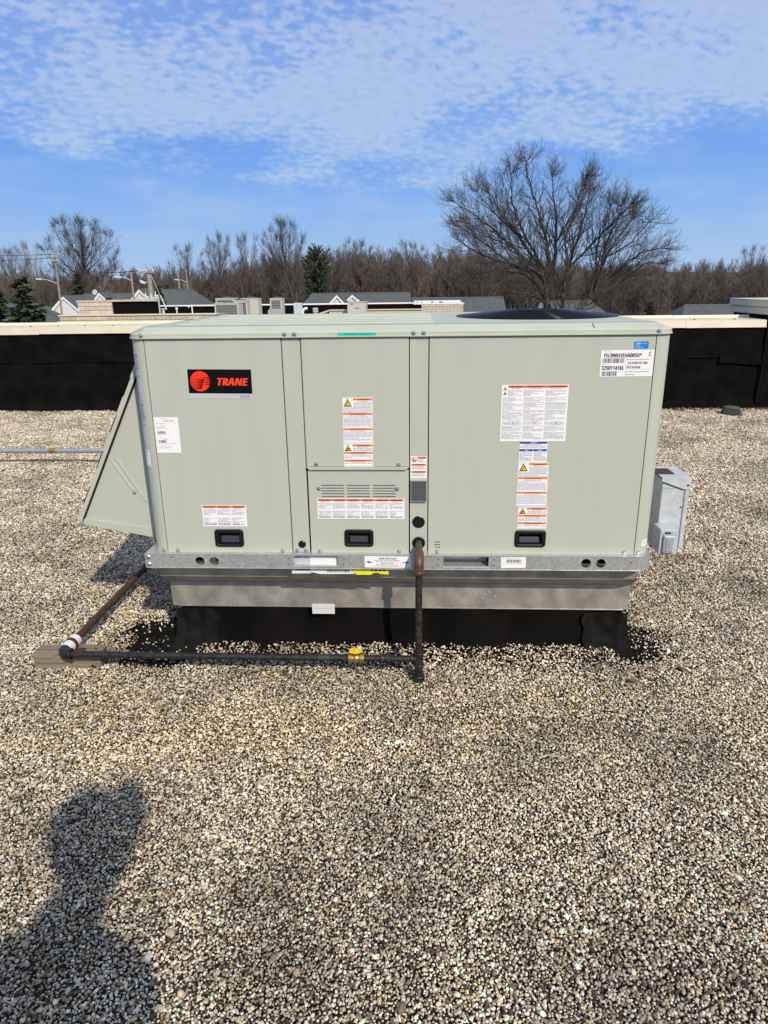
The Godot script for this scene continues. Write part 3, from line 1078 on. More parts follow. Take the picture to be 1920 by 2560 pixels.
	fine(im, 0.02, 0.067, 0.018, 0.004, 0.0045, Color(0.2, 0.2, 0.2), 1.0)
	made("white_corner_label", corner_strip(-1.0, 1.25, 0.46, 0.967, 1.041, 0.0008), print_mat(im), unit)
	im = blank(0.05, 0.03)
	fine(im, 0.004, 0.004, 0.04, 0.022, 0.005, Color(0.5, 0.52, 0.62), 0.8)
	made("white_corner_label", corner_strip(1.0, 0.40, 1.35, 0.612, 0.640, 0.0008), print_mat(im), unit)


func base_rail(unit: Node) -> void:
	# front channel with lifting holes and fork slots cut through
	var z := 0.03
	var rail := panel("base_rail", -1.128, 1.04, 0.513, 0.575, z, [[-0.3575, 0.5485, 0.195, 0.046, 0.006], [0.3025, 0.5495, 0.197, 0.046, 0.006],
		[-0.879, 0.543, 0.042, 0.042, 0.0205], [-0.815, 0.543, 0.042, 0.042, 0.0205], [0.821, 0.545, 0.042, 0.042, 0.0205], [0.884, 0.545, 0.042, 0.042, 0.0205],
		[-0.48, 0.559, 0.007, 0.007, 0.0034], [-0.48, 0.530, 0.007, 0.007, 0.0034], [-0.236, 0.559, 0.007, 0.007, 0.0034], [-0.236, 0.530, 0.007, 0.007, 0.0034],
		[0.181, 0.559, 0.007, 0.007, 0.0034], [0.181, 0.530, 0.007, 0.007, 0.0034], [0.425, 0.559, 0.007, 0.007, 0.0034], [0.425, 0.530, 0.007, 0.007, 0.0034],
		[-1.005, 0.560, 0.007, 0.007, 0.0034], [-0.998, 0.538, 0.007, 0.007, 0.0034], [1.01, 0.549, 0.007, 0.007, 0.0034]], M.galvanised, unit, 0.003)
	var mb := MB.new()
	# rounded right end, the returns along the sides, the top shelf and the bottom lip
	var rows := []
	for y in [0.513, 0.575]:
		var row := [Vector3(1.04, y, z)]
		for k in 11:
			var t := k / 10.0 * PI / 2
			row.append(Vector3(1.04 + 0.07 * sin(t), y, z - 0.07 + 0.07 * cos(t)))
		row.append(Vector3(1.11, y, -DEEP - 0.02))
		rows.append(row)
	mb.sheet(rows)
	made("rail_end", mb, M.galvanised, unit)
	mb = MB.new()
	mb.quad(Vector3(-1.128, 0.513, z), Vector3(-1.128, 0.513, -DEEP - 0.02), Vector3(-1.128, 0.575, -DEEP - 0.02), Vector3(-1.128, 0.575, z), Vector3.LEFT)
	mb.quad(Vector3(-1.128, 0.513, -DEEP - 0.02), Vector3(1.11, 0.513, -DEEP - 0.02), Vector3(1.11, 0.575, -DEEP - 0.02), Vector3(-1.128, 0.575, -DEEP - 0.02), Vector3.FORWARD)
	made("rail_return", mb, M.galvanised, unit)
	mb = MB.new()
	var flat := PackedVector2Array()
	for p in [[-1.128, z], [1.04, z]]: flat.append(Vector2(p[0], -p[1]))
	for k in range(1, 11):
		var t := k / 10.0 * PI / 2
		flat.append(Vector2(1.04 + 0.07 * sin(t), -(z - 0.07 + 0.07 * cos(t))))
	flat.append(Vector2(1.11, DEEP + 0.02))
	flat.append(Vector2(-1.128, DEEP + 0.02))
	var lay := Transform3D(Basis(Vector3(1, 0, 0), Vector3(0, 0, -1), Vector3(0, 1, 0)), Vector3(0, 0, 0))
	mb.prism(flat, 0.5745, 0.5768, lay)
	made("rail_shelf", mb, M.galvanised, unit)
	mb = MB.new()
	mb.span(-1.125, 1.06, 0.5105, 0.513, -0.02, z + 0.003, 0.0008)
	made("rail_lip", mb, M.galvanised, unit)
	# floor pan inside and slot liners
	mb = MB.new()
	mb.span(-1.1, 1.08, 0.518, 0.57, -DEEP, -0.10)
	made("base_pan", mb, M.galvanised, unit)
	for s in [[-0.3575, 0.195], [0.3025, 0.197]]:
		mb = MB.new()
		mb.span(s[0] - s[1] / 2, s[0] + s[1] / 2, 0.521, 0.5235, -0.09, z + 0.004, 0.0008)
		mb.span(s[0] - s[1] / 2, s[0] + s[1] / 2, 0.5235, 0.573, -0.055, -0.05)
		made("slot_liner", mb, M.galvanised, unit)
	for y in [0.562, 0.527]:
		mb = MB.new()
		mb.lathe([[0.011, 0.0], [0.011, 0.002], [0.007, 0.005], [0.0, 0.006]], Vector3(-1.112, y, z), 14, Basis(Vector3.RIGHT, PI / 2))
		made("rivet", mb, M.bright_steel, unit)
	# labels on the rail
	var im := blank(0.204, 0.054)
	var lb := MB.new()
	words(lb, "IMPORTANT", 0.064, 0.006, 0.078, 0.0095, true)
	for s in [0.0, 1.0]:
		var x: float = 0.012 + s * 0.180
		var d: float = 1.0 if s == 0.0 else -1.0
		lb.tri(Vector3(x - d * 0.006, -0.0285, 0), Vector3(x + d * 0.010, -0.0225, 0), Vector3(x + d * 0.010, -0.0345, 0), Vector3(0, 0, 1))
		lb.quad(Vector3(x + d * 0.009, -0.0265, 0), Vector3(x + d * 0.022, -0.0265, 0), Vector3(x + d * 0.022, -0.0305, 0), Vector3(x + d * 0.009, -0.0305, 0), Vector3(0, 0, 1))
	for k in 5:
		fine(im, [0.044, 0.050, 0.072, 0.052, 0.04][k], 0.0185 + 0.0068 * k, [0.112, 0.10, 0.055, 0.098, 0.12][k], 0.004, 0.005, Color(0.30, 0.30, 0.34), 1.0)
	sticker("important_label", im, -0.142, 0.5735, 0.204, 0.054, z + 0.0006, unit, {"ink": lb}, -0.006)
	im = blank(0.107, 0.051)
	barcode(im, 0.024, 0.012, 0.064, 0.014)
	fine(im, 0.006, 0.004, 0.075, 0.005, 0.006, Color(0.4, 0.4, 0.42), 1.0)
	fine(im, 0.008, 0.030, 0.085, 0.006, 0.006, Color(0.45, 0.45, 0.5), 1.0)
	sticker("barcode_label", im, 0.4545, 0.5725, 0.107, 0.051, z + 0.0006, unit, {}, 0.006)


func air_hood(unit: Node) -> void:
	var hood := Node3D.new()
	hood.name = "fresh_air_hood"
	unit.add_child(hood)
	var z0 := -0.20
	var z1 := -1.18
	var mb := MB.new()
	var side := PackedVector2Array([Vector2(-1.10, 1.445), Vector2(-1.503, 0.668), Vector2(-1.494, 0.662), Vector2(-1.10, 0.605)])
	mb.prism(side, z0 - 0.003, z0)
	mb.prism(side, z1, z1 + 0.003)
	mb.box(Vector3(-1.297, 0.6335, (z0 + z1) / 2), Vector3(0.40, 0.004, z0 - z1), 0.0, Basis(Vector3.BACK, -0.143))
	made("hood_side", mb, M.paint, hood)
	# bottom flange
	mb = MB.new()
	mb.prism(PackedVector2Array([Vector2(-1.494, 0.664), Vector2(-1.10, 0.607), Vector2(-1.10, 0.563), Vector2(-1.497, 0.637)]), z0, z0 + 0.010)
	made("hood_flange", mb, M.paint, hood)
	# sloping cover sheet, its edge turned over the side
	var a := Vector2(-1.098, 1.499)
	var b := Vector2(-1.5235, 0.664)
	var d := (b - a).normalized()
	var nn := Vector2(d.y, -d.x)
	if nn.x > 0.0: nn = -nn
	mb = MB.new()
	mb.prism(PackedVector2Array([a, b, b - nn * 0.004, a - nn * 0.004]), z1 - 0.005, z0 + 0.016)
	mb.prism(PackedVector2Array([a, b, b - nn * 0.022, a - nn * 0.022]), z0 + 0.0135, z0 + 0.016)
	mb.prism(PackedVector2Array([a, b, b - nn * 0.022, a - nn * 0.022]), z1 - 0.006, z1 - 0.004)
	made("hood_cover", mb, M.paint, hood)
	mb = MB.new()
	mb.prism(PackedVector2Array([a - nn * 0.021, b - nn * 0.021, b - nn * 0.0285, a - nn * 0.0285]), z0 - 0.001, z0 + 0.0015)
	made("hood_gap", mb, M.dark_inside, hood)
	mb = MB.new()
	mb.span(-1.522, -1.494, 0.634, 0.642, z1, z0 + 0.016, 0.001)
	made("drip_edge", mb, M.bright_steel, hood)
	for e in [[-1.324, 0.946, -1.243, 0.806], [-1.303, 0.961, -1.185, 0.752]]:
		mb = MB.new()
		mb.rod(Vector3(e[0], e[1], z0 - 0.001), Vector3(e[2], e[3], z0 - 0.001), 0.005, 10)
		made("pressed_rib", mb, M.paint, hood)
	var s := put("screw", screw_mesh(), M.screw_steel, hood)
	s.position = Vector3(-1.236, 0.794, z0)


func guard_rise(r: float) -> float:
	return 0.003 + 0.028 * clampf((0.385 - r) / 0.27, 0.0, 1.0)


# ---------------------------------------------------------------- curb, adapter, pipes and small things on the roof
func curb_and_adapter() -> void:
	var ad := thing("curb_adapter", "galvanised sheet metal curb adapter between the air conditioner and the black curb", "adapter")
	var zb := -DEEP + 0.02
	# upper band, sloping underside, lower band, bright drip lip
	for e in [["adapter_band", [[1.0835, 0.513, -0.05], [1.0835, 0.434, -0.055]]], ["adapter_skirt", [[1.0835, 0.434, -0.055], [1.098, 0.352, -0.178]]], ["adapter_band", [[1.098, 0.352, -0.176], [1.095, 0.226, -0.178]]]]:
		var mb := MB.new()
		var p: Array = e[1][0]
		var q: Array = e[1][1]
		var x0 := -0.02 if e[0] == "adapter_band" and p[1] > 0.5 else -0.0095
		var A := [Vector3(-p[0] + x0, p[1], p[2]), Vector3(p[0] + x0, p[1], p[2]), Vector3(p[0] + x0, p[1], zb - p[2] - 0.0), Vector3(-p[0] + x0, p[1], zb - p[2])]
		var B := [Vector3(-q[0] + x0, q[1], q[2]), Vector3(q[0] + x0, q[1], q[2]), Vector3(q[0] + x0, q[1], zb - q[2]), Vector3(-q[0] + x0, q[1], zb - q[2])]
		for k in 4:
			var j := (k + 1) % 4
			var nn: Vector3 = (A[j] - A[k]).cross(B[k] - A[k]).normalized()
			var mid: Vector3 = (A[k] + A[j]) / 2 - Vector3(0, 0, zb / 2)
			if nn.dot(Vector3(mid.x * (1.0 if k % 2 == 1 else 0.0), 0, mid.z * (1.0 if k % 2 == 0 else 0.0))) < 0.0: nn = -nn
			mb.quad(B[k], B[j], A[j], A[k], nn)
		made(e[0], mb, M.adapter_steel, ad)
	var mb := MB.new()
	mb.span(-1.106, 1.087, 0.3515, 0.3535, -0.19, -0.174, 0.0008)
	made("adapter_fold", mb, M.galvanised, ad)
	mb = MB.new()
	mb.span(-1.075, 1.066, 0.2215, 0.2258, -0.1815, -0.175, 0.001)
	made("drip_lip", mb, M.bright_steel, ad)
	# bits of dried sealant on the steel
	for p in [[0.36, 0.30], [0.385, 0.315], [0.41, 0.292], [0.43, 0.31], [0.40, 0.275], [0.46, 0.285], [-0.86, 0.30], [0.30, 0.385], [0.33, 0.39]]:
		mb = MB.new()
		mb.lathe([[0.006, 0.0], [0.0045, 0.0015], [0.0, 0.002]], Vector3(p[0], p[1], -0.1765), 7, Basis(Vector3.RIGHT, PI / 2) * Basis.from_scale(Vector3(1.0, 1.0, rng.randf_range(0.5, 1.8))))
		made("sealant_blob", mb, M.grey_conduit, ad)
	# black curb: membrane dressed up its four sides
	var cb := thing("roof_curb", "low black membrane-covered roof curb under the galvanised adapter", "curb")
	var f := FastNoiseLite.new()
	f.seed = 8
	f.frequency = 6.0
	f.fractal_octaves = 3
	for k in 4:
		mb = MB.new()
		var rows := []
		for j in 13:
			var y := lerpf(-0.01, 0.221, j / 12.0)
			var flare := 0.030 * pow(1.0 - j / 12.0, 3.0) * 2.0 + 0.008 * (1.0 - j / 12.0)
			var row := []
			for i in 81:
				var s := i / 80.0
				var wob := f.get_noise_3d(s * 2.2, y, k * 5.0) * 0.006
				var corner := pow(absf(s - 0.5) * 2.0, 30.0)
				wob += corner * 0.012 * f.get_noise_3d(s * 9.0, y * 4.0, k * 3.0)
				var hx := 1.066 + flare
				var p: Vector3
				if k == 0: p = Vector3(lerpf(-hx, hx, s), y, -0.188 + flare + wob)
				elif k == 1: p = Vector3(lerpf(-hx, hx, s), y, -1.12 - flare - wob)
				else:
					var sx := 1.0 if k == 2 else -1.0
					p = Vector3(sx * (hx + wob), y, lerpf(-0.188 + flare, -1.12 - flare, s))
				row.append(p)
			rows.append(row)
		mb.sheet(rows, k == 1 or k == 3)
		made("curb_flashing", mb, M.membrane, cb)
	# overlapping flashing pieces at the front corners
	for s in [-1.0, 1.0]:
		mb = MB.new()
		var rows := []
		for j in 9:
			var y := lerpf(0.0, 0.212, j / 8.0)
			var flare := 0.030 * pow(1.0 - j / 8.0, 3.0) * 2.0 + 0.014
			var row := []
			for i in 15:
				var u := i / 14.0
				var w := f.get_noise_3d(u * 0.5, y * 1.5, s * 7.0) * 0.008
				row.append(Vector3(s * lerpf(0.90 + 0.05 * f.get_noise_1d(y * 0.7), 1.078 + flare * 0.7, u), y, -0.180 + flare + w - 0.012 * (1.0 - absf(2.0 * u - 1.0))))
			rows.append(row)
		mb.sheet(rows, s < 0.0)
		made("corner_flashing", mb, M.tar, cb)
	# white card stuck below the adapter
	mb = MB.new()
	mb.box(Vector3(0, -0.0295, 0.0), Vector3(0.107, 0.061, 0.0012))
	var card := made("white_card", mb, M.white_paper)
	card.position = Vector3(-0.357, 0.2655, -0.123)
	card.rotation = Vector3(0.25, 0.05, -0.025)
	tag(card, "blank white card hanging below the adapter's bottom edge", "card")
	mb = MB.new()
	mb.span(-0.045, 0.046, -0.026, -0.0248, 0.0007, 0.0010)
	made("printed_line", mb, M.coil_grey, card)
	# paperwork pouch under the rail
	var pouch := thing("document_pouch", "paper documents and yellow energy label tucked under the base rail", "documents")
	mb = MB.new()
	mb.box(Vector3(-0.43, 0.522, 0.005), Vector3(0.088, 0.09, 0.003), 0.0, Basis(Vector3.BACK, 0.02))
	made("clear_sleeve", mb, M.unit_blue, pouch)
	mb = MB.new()
	mb.prism(PackedVector2Array([Vector2(-0.468, 0.500), Vector2(-0.472, 0.4795), Vector2(-0.387, 0.4825), Vector2(-0.387, 0.5015)]), 0.006, 0.009)
	made("white_sheet", mb, M.white_paper, pouch)
	mb = MB.new()
	mb.prism(PackedVector2Array([Vector2(-0.389, 0.57), Vector2(-0.389, 0.488), Vector2(-0.345, 0.4775), Vector2(-0.19, 0.4795), Vector2(-0.19, 0.57)]), 0.008, 0.0105)
	made("white_sheet", mb, M.white_paper, pouch)
	mb = MB.new()
	mb.span(-0.457, -0.388, 0.4955, 0.500, 0.009, 0.0095)
	made("printed_band", mb, M.ink, pouch)
	mb = MB.new()
	var x := -0.312
	while x < -0.215:
		var l := rng.randf_range(0.001, 0.0028)
		mb.span(x, x + l, 0.486, 0.501, 0.0103, 0.0108)
		x += l + rng.randf_range(0.0012, 0.003)
	made("barcode_print", mb, M.ink, pouch)
	mb = MB.new()
	mb.prism(PackedVector2Array([Vector2(-0.205, 0.56), Vector2(-0.205, 0.488), Vector2(-0.188, 0.487), Vector2(-0.184, 0.4765), Vector2(-0.118, 0.476), Vector2(-0.106, 0.485), Vector2(-0.085, 0.487), Vector2(-0.075, 0.481), Vector2(-0.038, 0.4775), Vector2(-0.038, 0.56)]), 0.010, 0.0125)
	var ye := made("yellow_energy_label", mb, M.yellow_paper, pouch)
	mb = MB.new()
	for k in 4:
		mb.span(-0.118 + 0.018 * k, -0.105 + 0.018 * k, 0.494, 0.508, 0.0123, 0.0128)
	made("printed_figures", mb, M.ink, ye)


func elbow(a: Vector3, corner: Vector3, b: Vector3, seg := 7) -> PackedVector3Array:
	var out := PackedVector3Array()
	for k in seg + 1:
		var t := float(k) / seg
		out.append(a.lerp(corner, t).lerp(corner.lerp(b, t), t))
	return out


func same(nn: int, r: float) -> PackedFloat32Array:
	var out := PackedFloat32Array()
	out.resize(nn)
	out.fill(r)
	return out


func gas_pipe() -> void:
	var g := thing("gas_pipe", "black iron gas pipe with yellow valve running to the air conditioner over a wood block", "pipe")
	var z := 0.12
	var y := 0.118
	var r := 0.0205
	var xr := 0.0965
	var mb := MB.new()
	# riser side
	mb.tube(PackedVector3Array([Vector3(0.0955, 0.6245, -0.03), Vector3(0.096, 0.615, 0.05), Vector3(xr, 0.600, z - 0.028)]), same(3, 0.0155), 20)
	made("nipple", mb, M.nipple_iron, g)
	mb = MB.new()
	var e := elbow(Vector3(xr, 0.604, z - 0.042), Vector3(xr, 0.594, z), Vector3(xr, 0.553, z))
	mb.tube(e, same(e.size(), 0.0215), 24)
	mb.lathe([[0.0, 0.0], [0.0225, 0.0], [0.0245, 0.003], [0.0245, 0.012], [0.0225, 0.015], [0.0205, 0.016]], Vector3(xr, 0.528, z), 28)
	mb.lathe([[0.0205, 0.0], [0.0212, 0.024]], Vector3(xr, 0.543, z), 24)
	made("elbow_fitting", mb, M.rust_fitting, g)
	mb = MB.new()
	mb.rod(Vector3(xr, 0.53, z), Vector3(xr + 0.001, 0.15, z), 0.0150, 24)
	made("riser", mb, M.riser_iron, g)
	mb = MB.new()
	var nn := 0.0225
	mb.lathe([[0.0165, 0.0], [nn, 0.0], [nn + 0.002, 0.002], [nn + 0.002, 0.010], [nn, 0.012], [0.0205, 0.014], [0.0205, 0.058], [nn, 0.060], [nn + 0.002, 0.062], [nn + 0.002, 0.070], [nn, 0.072], [0.0165, 0.072]], Vector3(xr, y - 0.036, z), 28)
	mb.lathe([[0.0195, 0.0], [0.0195, 0.022], [nn, 0.024], [nn, 0.034], [0.0165, 0.035]], Vector3(xr, y, z), 28, Basis(Vector3.BACK, PI / 2))
	made("tee_fitting", mb, M.black_iron, g)
	mb = MB.new()
	mb.rod(Vector3(xr, y - 0.034, z), Vector3(xr, 0.04, z), 0.0165, 20)
	mb.lathe([[0.0165, 0.0], [0.0195, 0.001], [0.0195, 0.008], [0.0165, 0.009]], Vector3(xr, 0.052, z), 20)
	made("drip_leg", mb, M.black_iron, g)
	mb = MB.new()
	mb.lathe([[0.0, 0.0], [0.027, 0.0], [0.030, 0.003], [0.030, 0.026], [0.027, 0.030], [0.0165, 0.032]], Vector3(xr, 0.008, z), 6, Basis(Vector3.UP, 0.3))
	made("pipe_cap", mb, M.black_iron, g)
	# horizontal run from the left
	mb = MB.new()
	mb.rod(Vector3(-1.495, y, z), Vector3(-0.212, y, z), 0.0155, 24)
	made("run_pipe", mb, M.black_iron, g)
	mb = MB.new()
	mb.rod(Vector3(-0.145, y, z), Vector3(0.065, y, z), 0.0140, 24)
	made("run_pipe", mb, M.black_iron, g)
	mb = MB.new()
	mb.rod(Vector3(-0.352, y, z), Vector3(-0.300, y, z), 0.0163, 24)
	made("green_tape", mb, M.green_tape, g)
	# ball valve: hexagon ends, round body, yellow lever on a stem
	mb = MB.new()
	var bx := Basis(Vector3.BACK, -PI / 2)
	mb.lathe([[0.016, 0.0], [0.024, 0.0], [0.025, 0.002], [0.025, 0.018], [0.022, 0.020], [0.019, 0.022], [0.023, 0.030], [0.024, 0.036], [0.023, 0.042], [0.019, 0.050], [0.022, 0.052]], Vector3(-0.217, y, z), 8, bx)
	mb.lathe([[0.022, 0.0], [0.025, 0.002], [0.025, 0.018], [0.024, 0.020], [0.016, 0.020]], Vector3(-0.165, y, z), 8, bx)
	mb.rod(Vector3(-0.181, y + 0.018, z), Vector3(-0.181, y + 0.034, z), 0.008, 14)
	var valve := made("ball_valve", mb, M.brass, g)
	mb = MB.new()
	var lev := PackedVector2Array()
	for k in 9: lev.append(Vector2(-0.1735, 0.0) + Vector2(cos(-PI / 2 + PI * k / 8.0), sin(-PI / 2 + PI * k / 8.0)) * 0.0155)
	lev.append(Vector2(-0.190, 0.020)); lev.append(Vector2(-0.212, 0.013)); lev.append(Vector2(-0.215, -0.010)); lev.append(Vector2(-0.195, -0.019))
	mb.prism(lev, -0.004, 0.004, Transform3D(Basis(Vector3.RIGHT, PI / 2), Vector3(0, y + 0.036, z)))
	mb.box(Vector3(-0.181, y + 0.043, z), Vector3(0.012, 0.008, 0.012), 0.002)
	made("valve_lever", mb, M.yellow_vinyl, valve)
	# union
	mb = MB.new()
	mb.lathe([[0.0155, 0.0], [0.021, 0.001], [0.023, 0.004], [0.021, 0.018], [0.021, 0.022], [0.029, 0.023], [0.029, 0.044], [0.027, 0.046], [0.022, 0.047], [0.023, 0.060], [0.0155, 0.062]], Vector3(-0.073, y, z), 8, bx)
	made("union_fitting", mb, M.black_iron, g)
	# elbow at the far left and the rusty pipe running back
	mb = MB.new()
	e = elbow(Vector3(-1.495, y, z), Vector3(-1.535, y, z), Vector3(-1.535, y, z - 0.042))
	mb.tube(e, same(e.size(), 0.0255), 24)
	mb.lathe([[0.0205, 0.0], [0.027, 0.0], [0.028, 0.002], [0.028, 0.010], [0.0255, 0.012]], Vector3(-1.488, y, z), 24, Basis(Vector3.BACK, PI / 2))
	mb.lathe([[0.0205, 0.0], [0.027, 0.0], [0.028, 0.002], [0.028, 0.010], [0.0255, 0.012]], Vector3(-1.535, y, z - 0.05), 24, Basis(Vector3.RIGHT, PI / 2))
	made("elbow_fitting", mb, M.black_iron, g)
	mb = MB.new()
	mb.rod(Vector3(-1.535, y, z - 0.03), Vector3(-1.535, y, -3.4), 0.0185, 24)
	made("rusty_pipe", mb, M.rust, g)
	mb = MB.new()
	mb.tube(PackedVector3Array([Vector3(-1.535, y, 0.082), Vector3(-1.535, y, 0.081), Vector3(-1.535, y, -0.016), Vector3(-1.535, y, -0.017)]), PackedFloat32Array([0.021, 0.0295, 0.0295, 0.021]), 28)
	made("white_wrap", mb, M.white_wrap, g)
	var clamp_ := thing("pipe_clamp", "rusty strap clamp holding the white-wrapped pipe to the wood block", "clamp")
	mb = MB.new()
	mb.tube(PackedVector3Array([Vector3(-1.535, y, 0.043), Vector3(-1.535, y, 0.0425), Vector3(-1.535, y, 0.0215), Vector3(-1.535, y, 0.021)]), PackedFloat32Array([0.0295, 0.0318, 0.0318, 0.0295]), 28)
	made("strap", mb, M.rust, clamp_)
	mb = MB.new()
	mb.box(Vector3(-1.492, 0.0925, 0.030), Vector3(0.05, 0.003, 0.024), 0.001)
	mb.box(Vector3(-1.578, 0.0925, 0.030), Vector3(0.04, 0.003, 0.022), 0.001)
	made("foot_plate", mb, M.rust, clamp_)
	mb = MB.new()
	mb.lathe([[0.006, 0.0], [0.005, 0.004], [0.0, 0.004]], Vector3(-1.475, 0.094, 0.032), 8)
	made("clamp_screw", mb, M.rust, clamp_)
	# timber block
	mb = MB.new()
	mb.box(Vector3.ZERO, Vector3(0.318, 0.088, 0.088), 0.004)
	var blk := made("timber_block", mb, M.wood)
	blk.position = Vector3(-1.549, 0.046, 0.022)
	blk.rotation = Vector3(0.0, 0.02, 0.0)
	tag(blk, "short weathered grey timber block under the elbow of the gas pipe", "wood block")
	for s in [-1.0, 1.0]:
		mb = MB.new()
		mb.box(Vector3(s * 0.1592, 0, 0), Vector3(0.0008, 0.079, 0.079))
		made("end_grain", mb, M.wood_end, blk)
	for p in [[0.118, -0.022, 0.0445], [0.128, -0.028, 0.0445]]:
		mb = MB.new()
		mb.lathe([[0.0075, 0.0], [0.005, 0.001], [0.0, 0.001]], Vector3(p[0], p[1], p[2] - 0.0006), 9, Basis(Vector3.RIGHT, PI / 2))
		made("knot_hole", mb, M.dark_inside, blk)
	mb = MB.new()
	mb.lathe([[0.007, 0.0], [0.005, 0.0015], [0.0, 0.001]], Vector3(0.125, 0.0438, 0.0), 9)
	made("knot_hole", mb, M.dark_inside, blk)


func electrical() -> void:
	var d := thing("electrical_disconnect", "light grey electrical disconnect box with rusty knockout hanging at the unit's right end", "electrical box")
	var mb := MB.new()
	var x0 := 1.208
	var x1 := 1.31
	mb.span(x0, x1, 0.50, 0.842, -0.455, -0.252, 0.003)
	made("enclosure", mb, M.grey_enamel, d)
	mb = MB.new()
	mb.span(1.3125, 1.332, 0.508, 0.805, -0.46, -0.249, 0.003)
	made("cover", mb, M.grey_enamel, d)
	mb = MB.new()
	mb.prism(PackedVector2Array([Vector2(1.203, 0.855), Vector2(1.203, 0.838), Vector2(1.305, 0.800), Vector2(1.334, 0.800), Vector2(1.334, 0.852), Vector2(1.331, 0.855)]), -0.2455, -0.249)
	mb.span(1.203, 1.334, 0.8515, 0.855, -0.462, -0.2492, 0.001)
	mb.span(1.3315, 1.334, 0.80, 0.8515, -0.462, -0.2492)
	made("rain_cap", mb, M.grey_enamel, d)
	mb = MB.new()
	mb.prism(PackedVector2Array([Vector2(1.204, 0.833), Vector2(1.304, 0.7965), Vector2(1.304, 0.7945), Vector2(1.204, 0.8315)]), -0.251, -0.2484)
	made("cap_gap", mb, M.dark_inside, d)
	mb = MB.new()
	mb.span(1.210, 1.306, 0.8035, 0.8045, -0.253, -0.2513)
	made("cover_joint", mb, M.coil_grey, d)
	mb = MB.new()
	mb.span(1.1905, 1.279, 0.8555, 0.857, -0.41, -0.305, 0.001)
	made("rusty_knockout", mb, M.rust, d)
	var fz := Basis(Vector3.RIGHT, PI / 2)
	for p in [[1.321, 0.819, 0.0055, -0.2455, "dark_inside"], [1.288, 0.736, 0.0032, -0.2515, "dark_inside"], [1.302, 0.712, 0.0048, -0.2515, "rust"], [1.285, 0.681, 0.0032, -0.2515, "dark_inside"]]:
		mb = MB.new()
		mb.lathe([[p[2], 0.0], [p[2] * 0.9, 0.0008], [0.0, 0.0008]], Vector3(p[0], p[1], p[3]), 14, fz)
		made("bolt_hole", mb, M[p[4]], d)
		if p[2] < 0.004:
			mb = MB.new()
			mb.lathe([[0.0065, 0.0], [0.005, 0.0006], [0.0034, 0.0006]], Vector3(p[0], p[1], p[3]), 14, fz)
			made("washer", mb, M.white_trim, d)
	# bracket to the cabinet
	mb = MB.new()
	for y in [0.56, 0.80]:
		mb.span(1.095, x0 + 0.004, y - 0.02, y + 0.02, -0.44, -0.40, 0.002)
	made("mounting_strut", mb, M.galvanised, d)
	# outlet box with spring cover
	var o := thing("outlet_box", "small grey weatherproof outlet box with raised lid below the disconnect", "outlet")
	mb = MB.new()
	mb.span(1.189, 1.266, 0.516, 0.636, -0.2515, -0.152, 0.003)
	made("outlet_body", mb, M.grey_enamel, o)
	mb = MB.new()
	mb.span(1.199, 1.256, 0.523, 0.618, -0.153, -0.148, 0.002)
	made("gasket_plate", mb, M.cast_grey, o)
	mb = MB.new()
	mb.span(1.203, 1.252, 0.529, 0.613, -0.149, -0.135, 0.005)
	var lid := made("outlet_lid", mb, M.grey_enamel, o)
	mb = MB.new()
	mb.span(1.211, 1.244, 0.538, 0.606, -0.136, -0.130, 0.003)
	mb.span(1.223, 1.232, 0.555, 0.59, -0.131, -0.128, 0.001)
	made("raised_panel", mb, M.cast_grey, lid)
	for x in [1.214, 1.226, 1.238]:
		mb = MB.new()
		mb.lathe([[0.005, 0.0], [0.005, 0.004], [0.0, 0.005]], Vector3(x, 0.622, -0.152), 10, fz)
		made("lid_screw", mb, M.dark_inside if x < 1.235 else M.cast_grey, o)
	# grey conduit across the roof
	var c := thing("grey_conduit", "long grey conduit with brass coupling raised above the gravel left of the hood", "conduit")
	for e in [[-9.0, -3.625], [-3.555, 1.5]]:
		mb = MB.new()
		mb.rod(Vector3(e[0], 0.158, -3.82), Vector3(e[1], 0.158, -3.82), 0.0235, 20)
		made("conduit_length", mb, M.grey_conduit, c)
	mb = MB.new()
	mb.lathe([[0.0235, 0.0], [0.030, 0.0], [0.030, 0.018], [0.0275, 0.020], [0.0275, 0.050], [0.030, 0.052], [0.030, 0.070], [0.0235, 0.070]], Vector3(-3.625, 0.158, -3.82), 14, Basis(Vector3.BACK, -PI / 2))
	made("coupling", mb, M.brass, c)
	for x in [-5.9, -0.2]:
		mb = MB.new()
		mb.box(Vector3(0, 0, 0), Vector3(0.09, 0.09, 0.32), 0.004)
		var b := made("conduit_support", mb, M.wood)
		b.position = Vector3(x, 0.068, -3.82)
		b.set_meta("category", "wood block")
		b.set_meta("label", "timber support block under the grey conduit beyond the hood" if x < -1.0 else "timber support block under the grey conduit behind the air conditioner")


